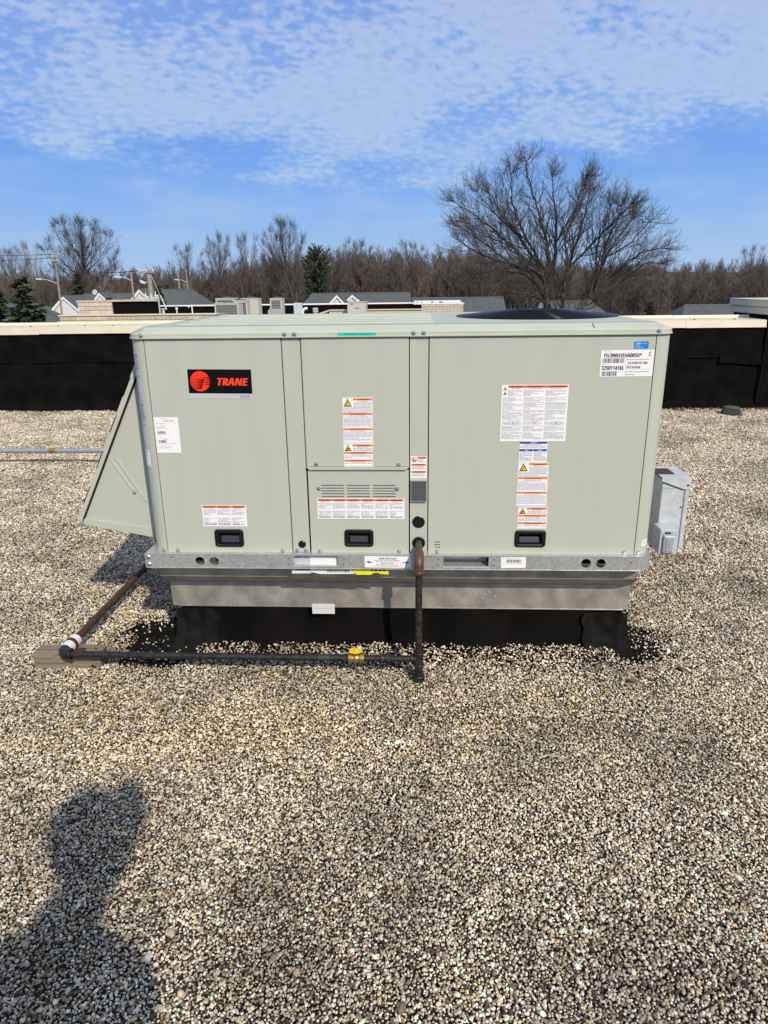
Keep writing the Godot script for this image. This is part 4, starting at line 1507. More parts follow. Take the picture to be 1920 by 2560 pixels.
func roof_drain() -> void:
	var d := thing("roof_drain", "ribbed cast iron roof drain strainer in the gravel by the right parapet", "drain", Vector3(4.24, 0.0, -6.56))
	var mb := MB.new()
	mb.lathe([[0.11, 0.012], [0.085, 0.098], [0.0, 0.10]], Vector3.ZERO, 28)
	made("dark_core", mb, M.dark_inside, d)
	mb = MB.new()
	mb.lathe([[0.0, 0.112], [0.088, 0.110], [0.098, 0.106], [0.10, 0.098], [0.094, 0.096]], Vector3.ZERO, 36)
	made("drain_top", mb, M.drain_iron, d)
	mb = MB.new()
	mb.lathe([[0.115, 0.0], [0.150, 0.0], [0.150, 0.012], [0.13, 0.016], [0.115, 0.012]], Vector3.ZERO, 36)
	made("drain_ring", mb, M.drain_iron, d)
	for k in 36:
		var a := TAU * k / 36.0
		var v := Vector3(cos(a), 0, sin(a))
		mb = MB.new()
		mb.tube(PackedVector3Array([v * 0.131 + Vector3(0, 0.01, 0), v * 0.098 + Vector3(0, 0.102, 0)]), PackedFloat32Array([0.0045, 0.0045]), 5)
		made("strainer_rib", mb, M.drain_iron, d)


func parapet() -> void:
	var p := thing("parapet_wall", "low parapet wall clad in wrinkled black membrane under pale metal coping", "parapet")
	var f := FastNoiseLite.new()
	f.seed = 21
	f.frequency = 0.9
	f.fractal_octaves = 4
	var X0 := -13.0
	var X1 := 4.84
	for part in 2:
		var y0: float = [-0.02, 0.685][part]
		var y1: float = [0.705, 1.10][part]
		var zz: float = [-7.20, -7.185][part]
		var mb := MB.new()
		var rows := []
		for j in 15:
			var y := lerpf(y0, y1, j / 14.0)
			var row := []
			for i in 181:
				var x := lerpf(X0, X1, i / 180.0)
				var w := f.get_noise_3d(x * 1.2, y * 2.0, part * 9.0)
				w = (absf(w) - 0.2) * 0.035
				# a fold where the sheet was gathered, left of the unit
				w += 0.03 * exp(-pow((y - 0.80 - (x + 4.6) * -0.30) / 0.07, 2.0)) * exp(-pow((x + 4.4) / 0.5, 2.0))
				var foot := 0.16 * pow(clampf((0.10 - y) / 0.12, 0.0, 1.0), 2.0)
				row.append(Vector3(x, y + (f.get_noise_2d(x * 2.0, 50.0) * 0.012 if (part == 1 and j == 0) else 0.0), zz + w + foot))
			rows.append(row)
		mb.sheet(rows)
		made("membrane_sheet", mb, M.membrane, p)
	var mb := MB.new()
	mb.span(X0, X1, -0.4, 1.09, -7.75, -7.24)
	made("wall_core", mb, M.mortar, p)
	# coping in lengths, each with front fascia, top and back lip
	var cuts := [-13.0, -11.4, -8.35, -5.354, -2.3, 0.74, 3.735, 4.812]
	for k in cuts.size() - 1:
		var a: float = cuts[k] + 0.002
		var b: float = cuts[k + 1] - 0.002
		var dy: float = [0.0, 0.003, -0.004, 0.004, 0.0, 0.003, 0.0][k]
		mb = MB.new()
		var prof := PackedVector2Array([Vector2(0.030, 1.090), Vector2(0.036, 1.090), Vector2(0.020, 1.182), Vector2(0.0, 1.189), Vector2(-0.52, 1.196), Vector2(-0.535, 1.232), Vector2(-0.56, 1.232), Vector2(-0.56, 1.09), Vector2(-0.55, 1.09), Vector2(-0.55, 1.18), Vector2(0.012, 1.172)])
		var xf := Transform3D(Basis(Vector3(0, 0, 1), Vector3(0, 1, 0), Vector3(-1, 0, 0)), Vector3(0, dy, -7.19))
		mb.prism(prof, -a, -b, xf)
		made("coping_length", mb, M.coping, p)
	for q in [[4.25, 4.83, 0.60, 0.745], [3.55, 3.62, 0.1, 1.05], [-6.6, -6.3, 0.72, 1.06]]:
		mb = MB.new()
		var rows2 := []
		for j in 5:
			var row := []
			for i in 9:
				var x := lerpf(q[0], q[1], i / 8.0)
				var y := lerpf(q[2], q[3], j / 4.0) + 0.012 * sin(x * 9.0)
				row.append(Vector3(x, y, -7.166 + f.get_noise_3d(x * 2.0, y * 3.0, 4.0) * 0.012))
			rows2.append(row)
		mb.sheet(rows2)
		made("membrane_patch", mb, M.membrane, p)
	for x in [-5.52, -5.10, -4.72, -4.3, 3.88, 4.42, 3.2]:
		mb = MB.new()
		mb.lathe([[0.012, 0.0], [0.010, 0.012], [0.0, 0.016]], Vector3(x, 1.190, -7.23 - 0.05 * absf(sin(x * 3.0))), 8)
		made("rivet_head", mb, M.dark_inside, p)
	# higher parapet to the right with a two-step coping
	var h := thing("high_parapet", "higher black parapet at the right edge with cream two-step metal coping, its bands darkened for shade", "parapet")
	mb = MB.new()
	mb.span(4.845, 12.0, -0.4, 1.25, -8.35, -7.165, 0.02)
	made("membrane_sheet", mb, M.membrane, h)
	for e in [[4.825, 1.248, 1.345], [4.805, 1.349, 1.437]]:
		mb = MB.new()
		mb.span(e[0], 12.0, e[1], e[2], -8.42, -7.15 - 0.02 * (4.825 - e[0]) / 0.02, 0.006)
		made("coping_band", mb, M.coping_darkened, h)  # part of the bands' shade is put into this darker cream
	mb = MB.new()
	mb.span(4.800, 12.0, 1.4375, 1.4475, -8.43, -7.165, 0.003)
	made("coping_top", mb, M.coping, h)
	mb = MB.new()
	mb.tube(PackedVector3Array([Vector3(4.83, 0.06, -7.16), Vector3(4.84, 0.6, -7.155), Vector3(4.835, 1.24, -7.16)]), PackedFloat32Array([0.02, 0.014, 0.016]), 8)
	made("tarred_seam", mb, M.tar, h)


func keep(x: float, z: float, f: FastNoiseLite) -> float:
	# how much gravel lies at a place: 1 full cover, 0 bare tar
	if absf(x) < 1.08 and z < -0.19 and z > -1.12:
		return 0.0
	if z < -7.05 or (x > 4.80 and z < -6.98):
		return 0.0
	if absf(x + 1.549) < 0.15 and absf(z - 0.022) < 0.035:
		return 0.0
	var k := 1.0
	var w := f.get_noise_2d(x * 9.0, z * 9.0) * 0.10
	if absf(x) < 1.35 and z > -1.6:
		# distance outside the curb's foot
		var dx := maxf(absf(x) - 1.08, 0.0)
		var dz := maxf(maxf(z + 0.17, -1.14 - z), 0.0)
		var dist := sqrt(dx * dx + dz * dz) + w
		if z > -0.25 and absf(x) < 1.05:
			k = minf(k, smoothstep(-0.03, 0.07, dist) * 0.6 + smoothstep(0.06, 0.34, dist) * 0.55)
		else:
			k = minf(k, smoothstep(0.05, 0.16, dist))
	var l := Vector2((x + 1.16) / 0.29, (z + 0.25) / 0.33).length() + w * 4.0
	k = minf(k, maxf(0.06, smoothstep(0.55, 1.2, l)))
	var r := Vector2((x - 1.13) / 0.20, (z + 0.24) / 0.25).length() + w * 4.0
	k = minf(k, maxf(0.14, smoothstep(0.45, 1.25, r)))
	if z < -6.2:
		var edge := (z + 7.05) + w * 1.5
		var much := 0.55 if x > 3.0 else 0.22
		k = minf(k, smoothstep(0.0, much, edge) * 0.9 + 0.1)
	return k


func pebble(sd: int) -> Mesh:
	var mb := MB.new()
	var f := FastNoiseLite.new()
	f.seed = sd
	f.frequency = 0.55
	var t := (1.0 + sqrt(5.0)) / 2.0
	var p := [Vector3(-1, t, 0), Vector3(1, t, 0), Vector3(-1, -t, 0), Vector3(1, -t, 0), Vector3(0, -1, t), Vector3(0, 1, t), Vector3(0, -1, -t), Vector3(0, 1, -t), Vector3(t, 0, -1), Vector3(t, 0, 1), Vector3(-t, 0, -1), Vector3(-t, 0, 1)]
	var tris := [[0, 11, 5], [0, 5, 1], [0, 1, 7], [0, 7, 10], [0, 10, 11], [1, 5, 9], [5, 11, 4], [11, 10, 2], [10, 7, 6], [7, 1, 8], [3, 9, 4], [3, 4, 2], [3, 2, 6], [3, 6, 8], [3, 8, 9], [4, 9, 5], [2, 4, 11], [6, 2, 10], [8, 6, 7], [9, 8, 1]]
	var seen := {}
	var at := func(q: Vector3) -> int:
		q = q.normalized()
		var key := q.snapped(Vector3.ONE * 0.001)
		if not seen.has(key):
			var s := 1.0 + 0.28 * f.get_noise_3dv(q * 1.6)
			seen[key] = mb.vert(q * s, q)
		return seen[key]
	for g in tris:
		var a: Vector3 = p[g[0]].normalized()
		var b: Vector3 = p[g[1]].normalized()
		var c: Vector3 = p[g[2]].normalized()
		var ab := (a + b) / 2
		var bc := (b + c) / 2
		var ca := (c + a) / 2
		for q in [[a, ab, ca], [b, bc, ab], [c, ca, bc], [ab, bc, ca]]:
			mb.tri_i(at.call(q[0]), at.call(q[1]), at.call(q[2]))
	return mb.mesh()


func gravel() -> void:
	var base := MB.new()
	base.span(-14.0, 12.0, -0.35, -0.002, -7.9, 6.0)
	tag(made("roof_deck", base, M.roof_felt), "flat roof deck under the gravel", "roof", "", "structure")
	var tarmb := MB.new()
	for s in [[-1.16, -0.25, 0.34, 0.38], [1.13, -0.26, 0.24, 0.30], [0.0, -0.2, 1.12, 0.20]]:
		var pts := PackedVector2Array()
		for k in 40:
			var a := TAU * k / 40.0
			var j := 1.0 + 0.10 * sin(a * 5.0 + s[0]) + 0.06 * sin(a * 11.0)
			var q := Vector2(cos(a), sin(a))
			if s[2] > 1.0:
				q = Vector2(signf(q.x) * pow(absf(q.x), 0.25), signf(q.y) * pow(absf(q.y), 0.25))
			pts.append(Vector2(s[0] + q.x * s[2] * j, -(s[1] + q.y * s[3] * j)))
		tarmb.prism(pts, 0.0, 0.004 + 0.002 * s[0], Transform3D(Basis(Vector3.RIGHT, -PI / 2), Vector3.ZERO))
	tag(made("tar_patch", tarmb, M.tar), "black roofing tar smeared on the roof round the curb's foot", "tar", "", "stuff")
	var f := FastNoiseLite.new()
	f.seed = 4
	f.frequency = 0.5
	f.fractal_octaves = 4
	var dirt := FastNoiseLite.new()
	dirt.seed = 14
	dirt.frequency = 0.75
	dirt.fractal_octaves = 5
	dirt.fractal_gain = 0.6
	var r := RandomNumberGenerator.new()
	r.seed = 99
	var tones := [[Color(0.66, 0.585, 0.46), 26], [Color(0.82, 0.79, 0.71), 22], [Color(0.50, 0.415, 0.30), 19], [Color(0.40, 0.365, 0.31), 17], [Color(0.20, 0.16, 0.12), 16], [Color(0.58, 0.45, 0.25), 5], [Color(0.36, 0.20, 0.12), 1], [Color(0.07, 0.06, 0.05), 9]]
	var bag := []
	for q in tones:
		for k in q[1]: bag.append(q[0])
	var K := 6
	var where := []
	var tints := []
	for k in K:
		where.append([])
		tints.append(PackedColorArray())
	var z := 2.1
	while z > -7.1:
		var near := clampf((z + 3.0) / 4.0, 0.0, 1.0)
		var step := lerpf(0.0106, 0.0069, near)
		var half := 1.6 + (1.6 - z) * 0.53
		var x := -half - 2.2
		while x < half + 2.2:
			# coarser and sparser beyond the sides of the view
			var beyond := absf(x) > half
			if beyond and r.randf() < 0.72:
				x += step
				continue
			var px := x + r.randf_range(-0.6, 0.6) * step
			var pz := z + r.randf_range(-0.6, 0.6) * step
			x += step
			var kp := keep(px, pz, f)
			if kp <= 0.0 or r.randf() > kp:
				continue
			if z < -1.3 and absf(px) < 0.9 and z > -2.6 and r.randf() < 0.5:
				continue
			var dn := dirt.get_noise_2d(px, pz)
			var d := clampf(0.94 + dn * 0.52 + f.get_noise_2d(px * 5.0 + 40.0, pz * 5.0) * 0.30, 0.42, 1.08)
			if r.randf() > 0.74 + 0.36 * d:
				continue
			var size := step / 0.0122 * 0.0056 * exp(r.randfn(0.0, 0.30)) * (1.75 if beyond else 1.0)
			var sc := Vector3(size * r.randf_range(0.95, 1.45), size * r.randf_range(0.65, 0.9), size * r.randf_range(0.85, 1.05))
			var b := Basis.from_euler(Vector3(r.randfn(0, 0.35), r.randf() * TAU, r.randfn(0, 0.35))).scaled_local(sc)
			var lift := r.randf_range(0.002, 0.013) + 0.010 * f.get_noise_2d(px * 3.0, pz * 3.0)
			if absf(px) < 1.12 and pz > -0.3 and pz < 0.2:
				lift += 0.036 * exp(-pow((pz + 0.18) / 0.13, 2.0)) * smoothstep(1.12, 0.95, absf(px))
			var k := r.randi() % K
			where[k].append(Transform3D(b, Vector3(px, maxf(0.001, lift), pz)))
			var col: Color = bag[r.randi() % bag.size()]
			col = col * (r.randf_range(0.80, 1.24) * d)
			var ochre := exp(-pow((pz - 0.45) / 0.28, 2.0)) * clampf(0.6 + dn * 2.0, 0.0, 1.0) + exp(-pow((px + 1.25) / 0.18, 2.0) - pow((pz + 0.15) / 0.25, 2.0))
			col = col.lerp(Color(col.r * 1.08, col.g * 0.92, col.b * 0.62), clampf(ochre, 0.0, 1.0) * 0.32)
			col.b *= 0.925
			col.g *= 0.985
			col.a = 1.0
			tints[k].append(col)
		z -= step
	var root := Node3D.new()
	root.name = "gravel"
	add_child(root)
	tag(root, "tan and cream pea gravel spread over the flat roof", "gravel", "", "stuff")
	var total := 0
	for k in K:
		var mm := MultiMesh.new()
		mm.transform_format = MultiMesh.TRANSFORM_3D
		mm.use_colors = true
		mm.mesh = pebble(k + 1)
		mm.instance_count = where[k].size()
		for i in where[k].size():
			mm.set_instance_transform(i, where[k][i])
			mm.set_instance_color(i, tints[k][i])
		total += where[k].size()
		var o := MultiMeshInstance3D.new()
		o.multimesh = mm
		o.material_override = M.pebble
		o.name = "pebbles" if k == 0 else "pebbles_%03d" % k
		o.set_meta("kind", "stuff")
		root.add_child(o, true)
	print("pebbles ", total)
	# dry leaves
	for p in [[1.30, 0.03, 0.4, "dry brown leaf on the gravel just right of the curb's right front corner"], [1.42, 0.10, 1.8, "rightmost dry brown leaf on the gravel, beyond the curb's right corner"], [0.92, 0.02, 2.6, "dry brown leaf on the gravel close before the black curb's right part"], [1.05, 0.13, 0.9, "dry brown leaf lying farthest forward on the gravel by the right corner"]]:
		var mb := MB.new()
		var rows := []
		for j in 5:
			var u := j / 4.0
			var w := 0.011 * sin(PI * clampf(u * 0.9 + 0.06, 0, 1))
			var row := []
			for i in 4:
				var s := i / 3.0 * 2.0 - 1.0
				row.append(Vector3(s * w, 0.004 + absf(s) * 0.007 + 0.008 * sin(u * 2.6), (u - 0.5) * 0.075))
			rows.append(row)
		mb.sheet(rows)
		var lf := made("dry_leaf", mb, M.dry_leaf)
		lf.position = Vector3(p[0], 0.014, p[1])
		lf.rotation.y = p[2]
		tag(lf, p[3], "leaf", "dry leaves on the gravel")


# ---------------------------------------------------------------- trees
const LOW := -5.0     # the real ground, a storey below the roof

# one branch and its children; levels go into the builders of list "to"
func grow(to: Array, p0: Vector3, dir: Vector3, length: float, r0: float, level: int, P: Dictionary, r: RandomNumberGenerator) -> void:
	var seg: int = P.seg[level]
	var path := PackedVector3Array([p0])
	var rad := PackedFloat32Array([r0])
	var d := dir.normalized()
	var last: int = P.seg.size() - 1
	var end: float = P.taper[level]
	var p := p0
	for i in seg:
		d = (d + Vector3(r.randfn(0, 1), r.randfn(0, 1), r.randfn(0, 1)) * P.wob[level] + Vector3.UP * P.up[level] / seg).normalized()
		p += d * length / seg
		path.append(p)
		rad.append(r0 * lerpf(1.0, end, float(i + 1) / seg))
	var mb: MB = to[mini(level, to.size() - 1)]
	mb.tube(path, rad, P.sides[level], false)
	if level >= last:
		return
	var n: int = P.n[level]
	var turn := r.randf() * TAU
	for k in n:
		var t := lerpf(P.from[level], 1.0, (k + r.randf()) / n)
		if k == n - 1: t = 1.0
		var f := t * seg
		var i := mini(int(f), seg - 1)
		var q: Vector3 = path[i].lerp(path[i + 1], f - i)
		var bd: Vector3 = (path[i + 1] - path[i]).normalized()
		turn += 2.4 + r.randfn(0, 0.3)
		var side := bd.cross(Vector3.UP if absf(bd.y) < 0.9 else Vector3.RIGHT).normalized().rotated(bd, turn)
		var ang: float = P.ang[level] * r.randf_range(0.7, 1.25) * (0.55 if t == 1.0 else 1.0)
		var cd := bd.rotated(bd.cross(side).normalized() if bd.cross(side).length() > 0.01 else side, ang)
		var cl: float = length * P.ratio[level] * r.randf_range(0.75, 1.2) * (1.0 - P.fall[level] * (t - P.from[level]))
		var cr: float = maxf(rad[i] * P.thin[level], P.tip)
		grow(to, q, cd, cl, minf(cr, rad[mini(i + 1, seg)] * 0.95 + P.tip * 0.3), level + 1, P, r)


# the form of a solitary broad tree, of woodland trees and of brush
func form(kind: String) -> Dictionary:
	match kind:
		"broad":
			return {"seg": [7, 6, 4, 3, 2], "sides": [9, 6, 4, 3, 3], "n": [26, 11, 9, 7], "from": [0.26, 0.2, 0.15, 0.1], "ang": [1.0, 0.7, 0.7, 0.7], "ratio": [0.66, 0.44, 0.44, 0.5], "fall": [0.70, 0.5, 0.4, 0.3],
				"thin": [0.42, 0.48, 0.5, 0.55], "taper": [0.2, 0.2, 0.3, 0.4, 0.4], "wob": [0.03, 0.06, 0.09, 0.11, 0.12], "up": [0.1, 0.45, 0.35, 0.3, 0.25], "tip": 0.0062}
		"tall":
			return {"seg": [7, 4, 3, 2], "sides": [7, 5, 3, 3], "n": [20, 11, 11], "from": [0.26, 0.15, 0.1], "ang": [0.6, 0.6, 0.65], "ratio": [0.38, 0.46, 0.5], "fall": [0.4, 0.4, 0.3],
				"thin": [0.45, 0.45, 0.5], "taper": [0.2, 0.25, 0.3, 0.4], "wob": [0.05, 0.10, 0.13, 0.15], "up": [0.2, 0.55, 0.45, 0.3], "tip": 0.012}
		_:
			return {"seg": [3, 3, 2], "sides": [4, 3, 3], "n": [9, 6], "from": [0.1, 0.1], "ang": [0.6, 0.6], "ratio": [0.6, 0.6], "fall": [0.3, 0.3],
				"thin": [0.5, 0.5], "taper": [0.3, 0.3, 0.4], "wob": [0.12, 0.15, 0.15], "up": [0.3, 0.3, 0.2], "tip": 0.014}


# a limb through given points (metres across, up, deep), with branches along it
func limb(to: Array, pts: Array, r0: float, r1: float, P: Dictionary, r: RandomNumberGenerator, first := 0.22) -> void:
	var c := Curve3D.new()
	for i in pts.size():
		var m: Vector3 = (pts[mini(i + 1, pts.size() - 1)] - pts[maxi(i - 1, 0)]) / 6.0
		c.add_point(pts[i], -m, m)
	var L := c.get_baked_length()
	var n := int(L / 0.32) + 2
	var path := PackedVector3Array()
	var rad := PackedFloat32Array()
	for i in n:
		var t := float(i) / (n - 1)
		path.append(c.sample_baked(t * L) + Vector3(r.randfn(0, 1), r.randfn(0, 1), r.randfn(0, 1)) * 0.028)
		rad.append(lerpf(r0, r1, pow(t, 0.8)))
	to[0].tube(path, rad, 9 if r0 > 0.1 else 6, false)
	var turn := r.randf() * TAU
	var t := first
	while t < 1.0:
		var i := mini(int(t * (n - 1)), n - 2)
		var d := (path[i + 1] - path[i]).normalized()
		turn += 2.4 + r.randfn(0, 0.4)
		var side := d.cross(Vector3.UP if absf(d.y) < 0.9 else Vector3.RIGHT).normalized().rotated(d, turn)
		var bd := (d + side * r.randf_range(0.55, 1.1) + Vector3(0, 0.12, 0)).normalized()
		var l := lerpf(2.6, 1.6, t) * r.randf_range(0.5, 1.2)
		grow(to, path[i], bd, l, minf(rad[i] * 0.45, 0.042), 1, P, r)
		t += (0.23 if P.tip < 0.008 else 0.34) / L * r.randf_range(0.6, 1.4)
	# the limb ends in a spray
	var tip := (path[n - 1] - path[n - 3]).normalized()
	for k in 7:
		grow(to, path[n - 1], (tip + Vector3(r.randfn(0, 0.7), r.randfn(0.1, 0.5), r.randfn(0, 0.7))).normalized(), r.randf_range(0.7, 1.2), r1 * 0.8, 1, P, r)


# crowns of solitary trees: a trunk whose limbs all reach towards one rounded outline
func crown(sd: int, low: float, limbs: int, narrow: float) -> Array:
	var r := RandomNumberGenerator.new()
	r.seed = sd
	var H := 14.0
	var P := {"seg": [6, 4, 3, 2], "sides": [6, 3, 3, 3], "n": [5, 6, 5], "from": [0.2, 0.14, 0.1], "ang": [0.62, 0.62, 0.68], "ratio": [0.6, 0.48, 0.5], "fall": [0.40, 0.4, 0.3],
		"thin": [0.5, 0.5, 0.5], "taper": [0.22, 0.25, 0.35, 0.4], "wob": [0.045, 0.10, 0.13, 0.14], "up": [0.30, 0.40, 0.35, 0.3], "tip": 0.0115}
	var to := [MB.new(), MB.new(), MB.new()]
	var trunk := [Vector3(0, -0.3, 0)]
	for k in range(1, 7):
		trunk.append(Vector3(r.randfn(0, 0.10), H * 0.90 * k / 6.0, r.randfn(0, 0.10)))
	limb(to, trunk, 0.26, 0.02, P, r, 0.72)
	var mid := Vector3(0, H * (low + 1.0) * 0.5, 0)
	var half := Vector3(H * 0.36 * narrow, H * (1.0 - low) * 0.5, H * 0.36 * narrow)
	for k in limbs:
		var u := (k + 0.5) / limbs
		var a := k * 2.39996 + r.randfn(0, 0.2)
		var el := lerpf(-0.62, 1.30, pow(u, 0.9)) + r.randfn(0, 0.08)
		var dir := Vector3(cos(a) * cos(el), sin(el), sin(a) * cos(el))
		var end := mid + dir * half * r.randf_range(0.76, 0.93)
		var y0 := H * lerpf(low * 0.85, 0.66, u) + r.randf_range(-0.3, 0.3)
		var start := Vector3(0, minf(y0, end.y - 0.4), 0)
		var out := (end - start)
		var p1 := start + Vector3(out.x, 0, out.z) * 0.30 + Vector3(0, out.y * 0.22, 0)
		var p2 := start + Vector3(out.x, 0, out.z) * 0.68 + Vector3(0, out.y * 0.58 - 0.2, 0)
		limb(to, [start, p1, p2, end], lerpf(0.13, 0.06, u), 0.014, P, r, 0.25)
	return [to[0].mesh(), to[1].mesh(), to[2].mesh(), H, half.x * 2.0]


func crowned(called: String, label: String, at: Vector3, high: float, wide: float, c: Array, turn: float, bark: Material, twig: Material) -> void:
	var t := thing(called, label, "tree", at)
	put("trunk", c[0], bark, t)
	put("branches", c[1], bark, t)
	put("twigs", c[2], twig, t)
	for o in t.get_children(): o.scale = Vector3(wide / c[4], high / c[3], wide / c[4])
	t.rotation.y = turn


func big_tree() -> void:
	var r := RandomNumberGenerator.new()
	r.seed = 11
	var t := thing("spreading_bare_tree", "large spreading multi-stemmed bare tree rising behind the condenser fan", "tree", Vector3(8.6, LOW, -42.1))
	var P := {"seg": [6, 5, 4, 3], "sides": [8, 4, 3, 3], "n": [6, 8, 6], "from": [0.2, 0.14, 0.1], "ang": [0.62, 0.66, 0.72], "ratio": [0.6, 0.46, 0.5], "fall": [0.40, 0.4, 0.3],
		"thin": [0.55, 0.5, 0.5], "taper": [0.22, 0.25, 0.35, 0.4], "wob": [0.045, 0.10, 0.13, 0.14], "up": [0.30, 0.40, 0.35, 0.3], "tip": 0.0075}
	# limbs as they spread: where each leaves, where it goes, girth at its foot, how far it leans away or towards
	var limbs := [
		[[[-0.63, 4.51], [-0.67, 5.26], [-0.79, 6.01], [-0.98, 6.82], [-1.71, 7.49], [-2.69, 7.70], [-3.68, 8.18], [-4.67, 8.85], [-5.52, 9.38], [-6.22, 9.71]], 0.26, 2.5],
		[[[-0.80, 6.15], [-1.14, 7.22], [-1.75, 8.28], [-2.49, 9.33], [-3.22, 10.36], [-3.80, 11.26], [-4.16, 11.89]], 0.13, -2],
		[[[-0.70, 6.14], [-0.68, 7.74], [-0.97, 9.05], [-1.45, 10.34], [-1.93, 11.60], [-2.38, 12.60], [-2.54, 13.21]], 0.17, 1],
		[[[-0.62, 6.68], [-0.35, 8.00], [-0.37, 9.30], [-0.38, 10.57], [-0.57, 11.82], [-0.53, 12.80]], 0.14, -1.5],
		[[[0.27, 4.36], [0.25, 5.12], [0.22, 6.67], [0.35, 7.73], [0.02, 9.03], [0.28, 10.31], [0.57, 11.43], [0.73, 12.29]], 0.19, 2.2],
		[[[0.29, 6.67], [0.73, 8.25], [1.18, 9.53], [1.62, 10.79], [1.95, 11.65], [2.18, 12.14]], 0.12, -2.4],
		[[[0.51, 7.46], [1.40, 8.37], [2.29, 9.26], [3.02, 10.13], [3.44, 10.69]], 0.09, 2.8],
		[[[1.29, 4.35], [1.65, 5.17], [2.27, 6.11], [2.74, 7.17], [3.19, 8.21], [3.91, 9.23], [4.58, 9.98], [5.01, 10.35]], 0.19, -1.4],
		[[[2.41, 6.11], [2.71, 7.43], [2.74, 8.73], [3.06, 9.75], [3.18, 10.64]], 0.1, 2],
		[[[2.56, 5.97], [3.45, 6.89], [4.45, 7.93], [5.22, 8.37], [5.88, 8.49]], 0.1, 1.8],
		[[[2.83, 6.10], [3.90, 6.49], [4.81, 7.01], [5.62, 7.10], [6.24, 7.12]], 0.08, -2.6],
		[[[-0.89, 5.81], [-1.53, 6.69], [-2.25, 7.23], [-3.37, 7.45], [-4.35, 7.39], [-4.90, 7.20]], 0.09, -2.2],
		[[[-1.71, 7.49], [-2.44, 8.29], [-3.59, 9.35], [-4.72, 10.26], [-5.69, 10.91], [-6.39, 11.37]], 0.1, -1.2],
		[[[-2.69, 7.70], [-3.95, 8.05], [-5.22, 8.46], [-6.20, 8.87]], 0.08, 3.2],
		[[[-0.99, 7.48], [-2.07, 9.07], [-2.81, 10.23], [-3.26, 11.25], [-3.51, 12.37]], 0.09, 2.6],
		[[[-0.35, 9.04], [0.32, 10.18], [1.06, 11.17], [1.32, 12.03]], 0.08, -0.6],
		[[[2.01, 5.84], [2.32, 7.17], [2.27, 8.61], [2.57, 9.89], [2.75, 10.89]], 0.1, 0.8],
		[[[2.78, 6.64], [3.70, 7.15], [4.66, 7.14], [5.29, 7.66], [5.97, 7.71]], 0.06, 1.6],
		[[[-0.83, 5.47], [-1.77, 6.02], [-2.76, 6.17], [-3.90, 6.72]], 0.06, 1.5],
		[[[-2.35, 9.33], [-3.20, 9.85], [-4.47, 11.02], [-5.17, 11.72]], 0.07, 0.5],
		[[[-1.14, 7.22], [-2.87, 8.69], [-4.14, 9.36], [-5.40, 10.27]], 0.07, -2.8],
		[[[3.19, 8.21], [4.23, 8.71], [4.97, 9.47], [5.32, 9.91]], 0.06, 1]]
	for k in [0, 4, 7]:
		var foot: Array = limbs[k][0][0]
		limbs[k][0].push_front([foot[0] * 0.75 - 0.1, -0.3])
	for k in limbs.size():
		var to := [MB.new(), MB.new(), MB.new()]
		var pts := []
		var m: int = limbs[k][0].size()
		for i in m:
			var q: Array = limbs[k][0][i]
			var s := float(i) / (m - 1)
			pts.append(Vector3(q[0] * (0.89 if q[0] > 0.0 else 1.0), q[1], limbs[k][2] * s * s))
		limb(to, pts, limbs[k][1], 0.02, P, r, 0.38 if k in [0, 4, 7] else 0.18)
		made("limb", to[0], M.bark if limbs[k][1] > 0.15 else M.limb_bark, t)
		made("branches", to[1], M.limb_bark, t)
		made("twigs", to[2], M.twig, t)


func conifer_mesh(sd: int, kind: String) -> Array:
	var r := RandomNumberGenerator.new()
	r.seed = sd
	var wood := MB.new()
	var mb := MB.new()
	mb.colored = true
	wood.tube(PackedVector3Array([Vector3(0, 0, 0), Vector3(0, 1.0, 0)]), PackedFloat32Array([0.022, 0.003]), 7, false)
	var rows := 36
	for j in rows:
		var u := float(j) / rows
		var y := lerpf(0.05, 0.985, u)
		var reach := 0.27 * pow(1.0 - u, 0.85) + 0.012
		if kind == "pine":
			if u < 0.30: continue
			reach = 0.21 * sin(PI * clampf(1.08 - u * 0.92, 0.0, 1.0)) * r.randf_range(0.7, 1.2) + 0.015
		var n := int(lerpf(13, 5, u)) if kind != "pine" else 4
		for k in n:
			var a := TAU * (k + r.randf()) / n
			var d := Vector3(cos(a), 0, sin(a))
			var l := reach * r.randf_range(0.72, 1.12)
			var yy := y + r.randf_range(-0.015, 0.015)
			var drop := -0.30 if kind != "pine" else 0.25
			var parts := maxi(3, int(l * 42.0))
			for i in parts:
				var s := (i + 0.6) / parts
				var c := Vector3(0, yy, 0) + d * l * s + Vector3(0, l * (drop * s + 0.28 * s * s), 0)
				# sprays: slim three-cornered blades to both sides, upright and hanging
				for q in 12:
					var side := d.rotated(Vector3.UP, r.randfn(0, 0.9))
					var w := lerpf(0.052, 0.024, u) * r.randf_range(0.6, 1.3)
					var e := c + side * w + Vector3(0, r.randf_range(-0.55, 0.35) * w, 0)
					var x := side.cross(Vector3.UP).normalized().rotated(side, r.randf() * PI) * w * 0.34
					var g := r.randf_range(0.6, 1.35)
					mb.tint = Color(0.046 * g, 0.064 * g, 0.034 * g)
					mb.tri(c - x, c + x, e)
			wood.rod(Vector3(0, yy, 0), Vector3(0, yy, 0) + d * l * 0.8 + Vector3(0, l * drop * 0.6, 0), 0.0022, 3, false)
	return [wood.mesh(), mb.mesh()]


func conifer(called: String, label: String, at: Vector3, high: float, wide: float, m: Array, group := "") -> void:
	var t := thing(called, label, "tree", at, group)
	put("trunk", m[0], M.wood_bark, t)
	put("needles", m[1], M.conifer, t)
	for c in t.get_children(): c.scale = Vector3(wide / 0.52, high, wide / 0.52)
	t.rotation.y = at.x


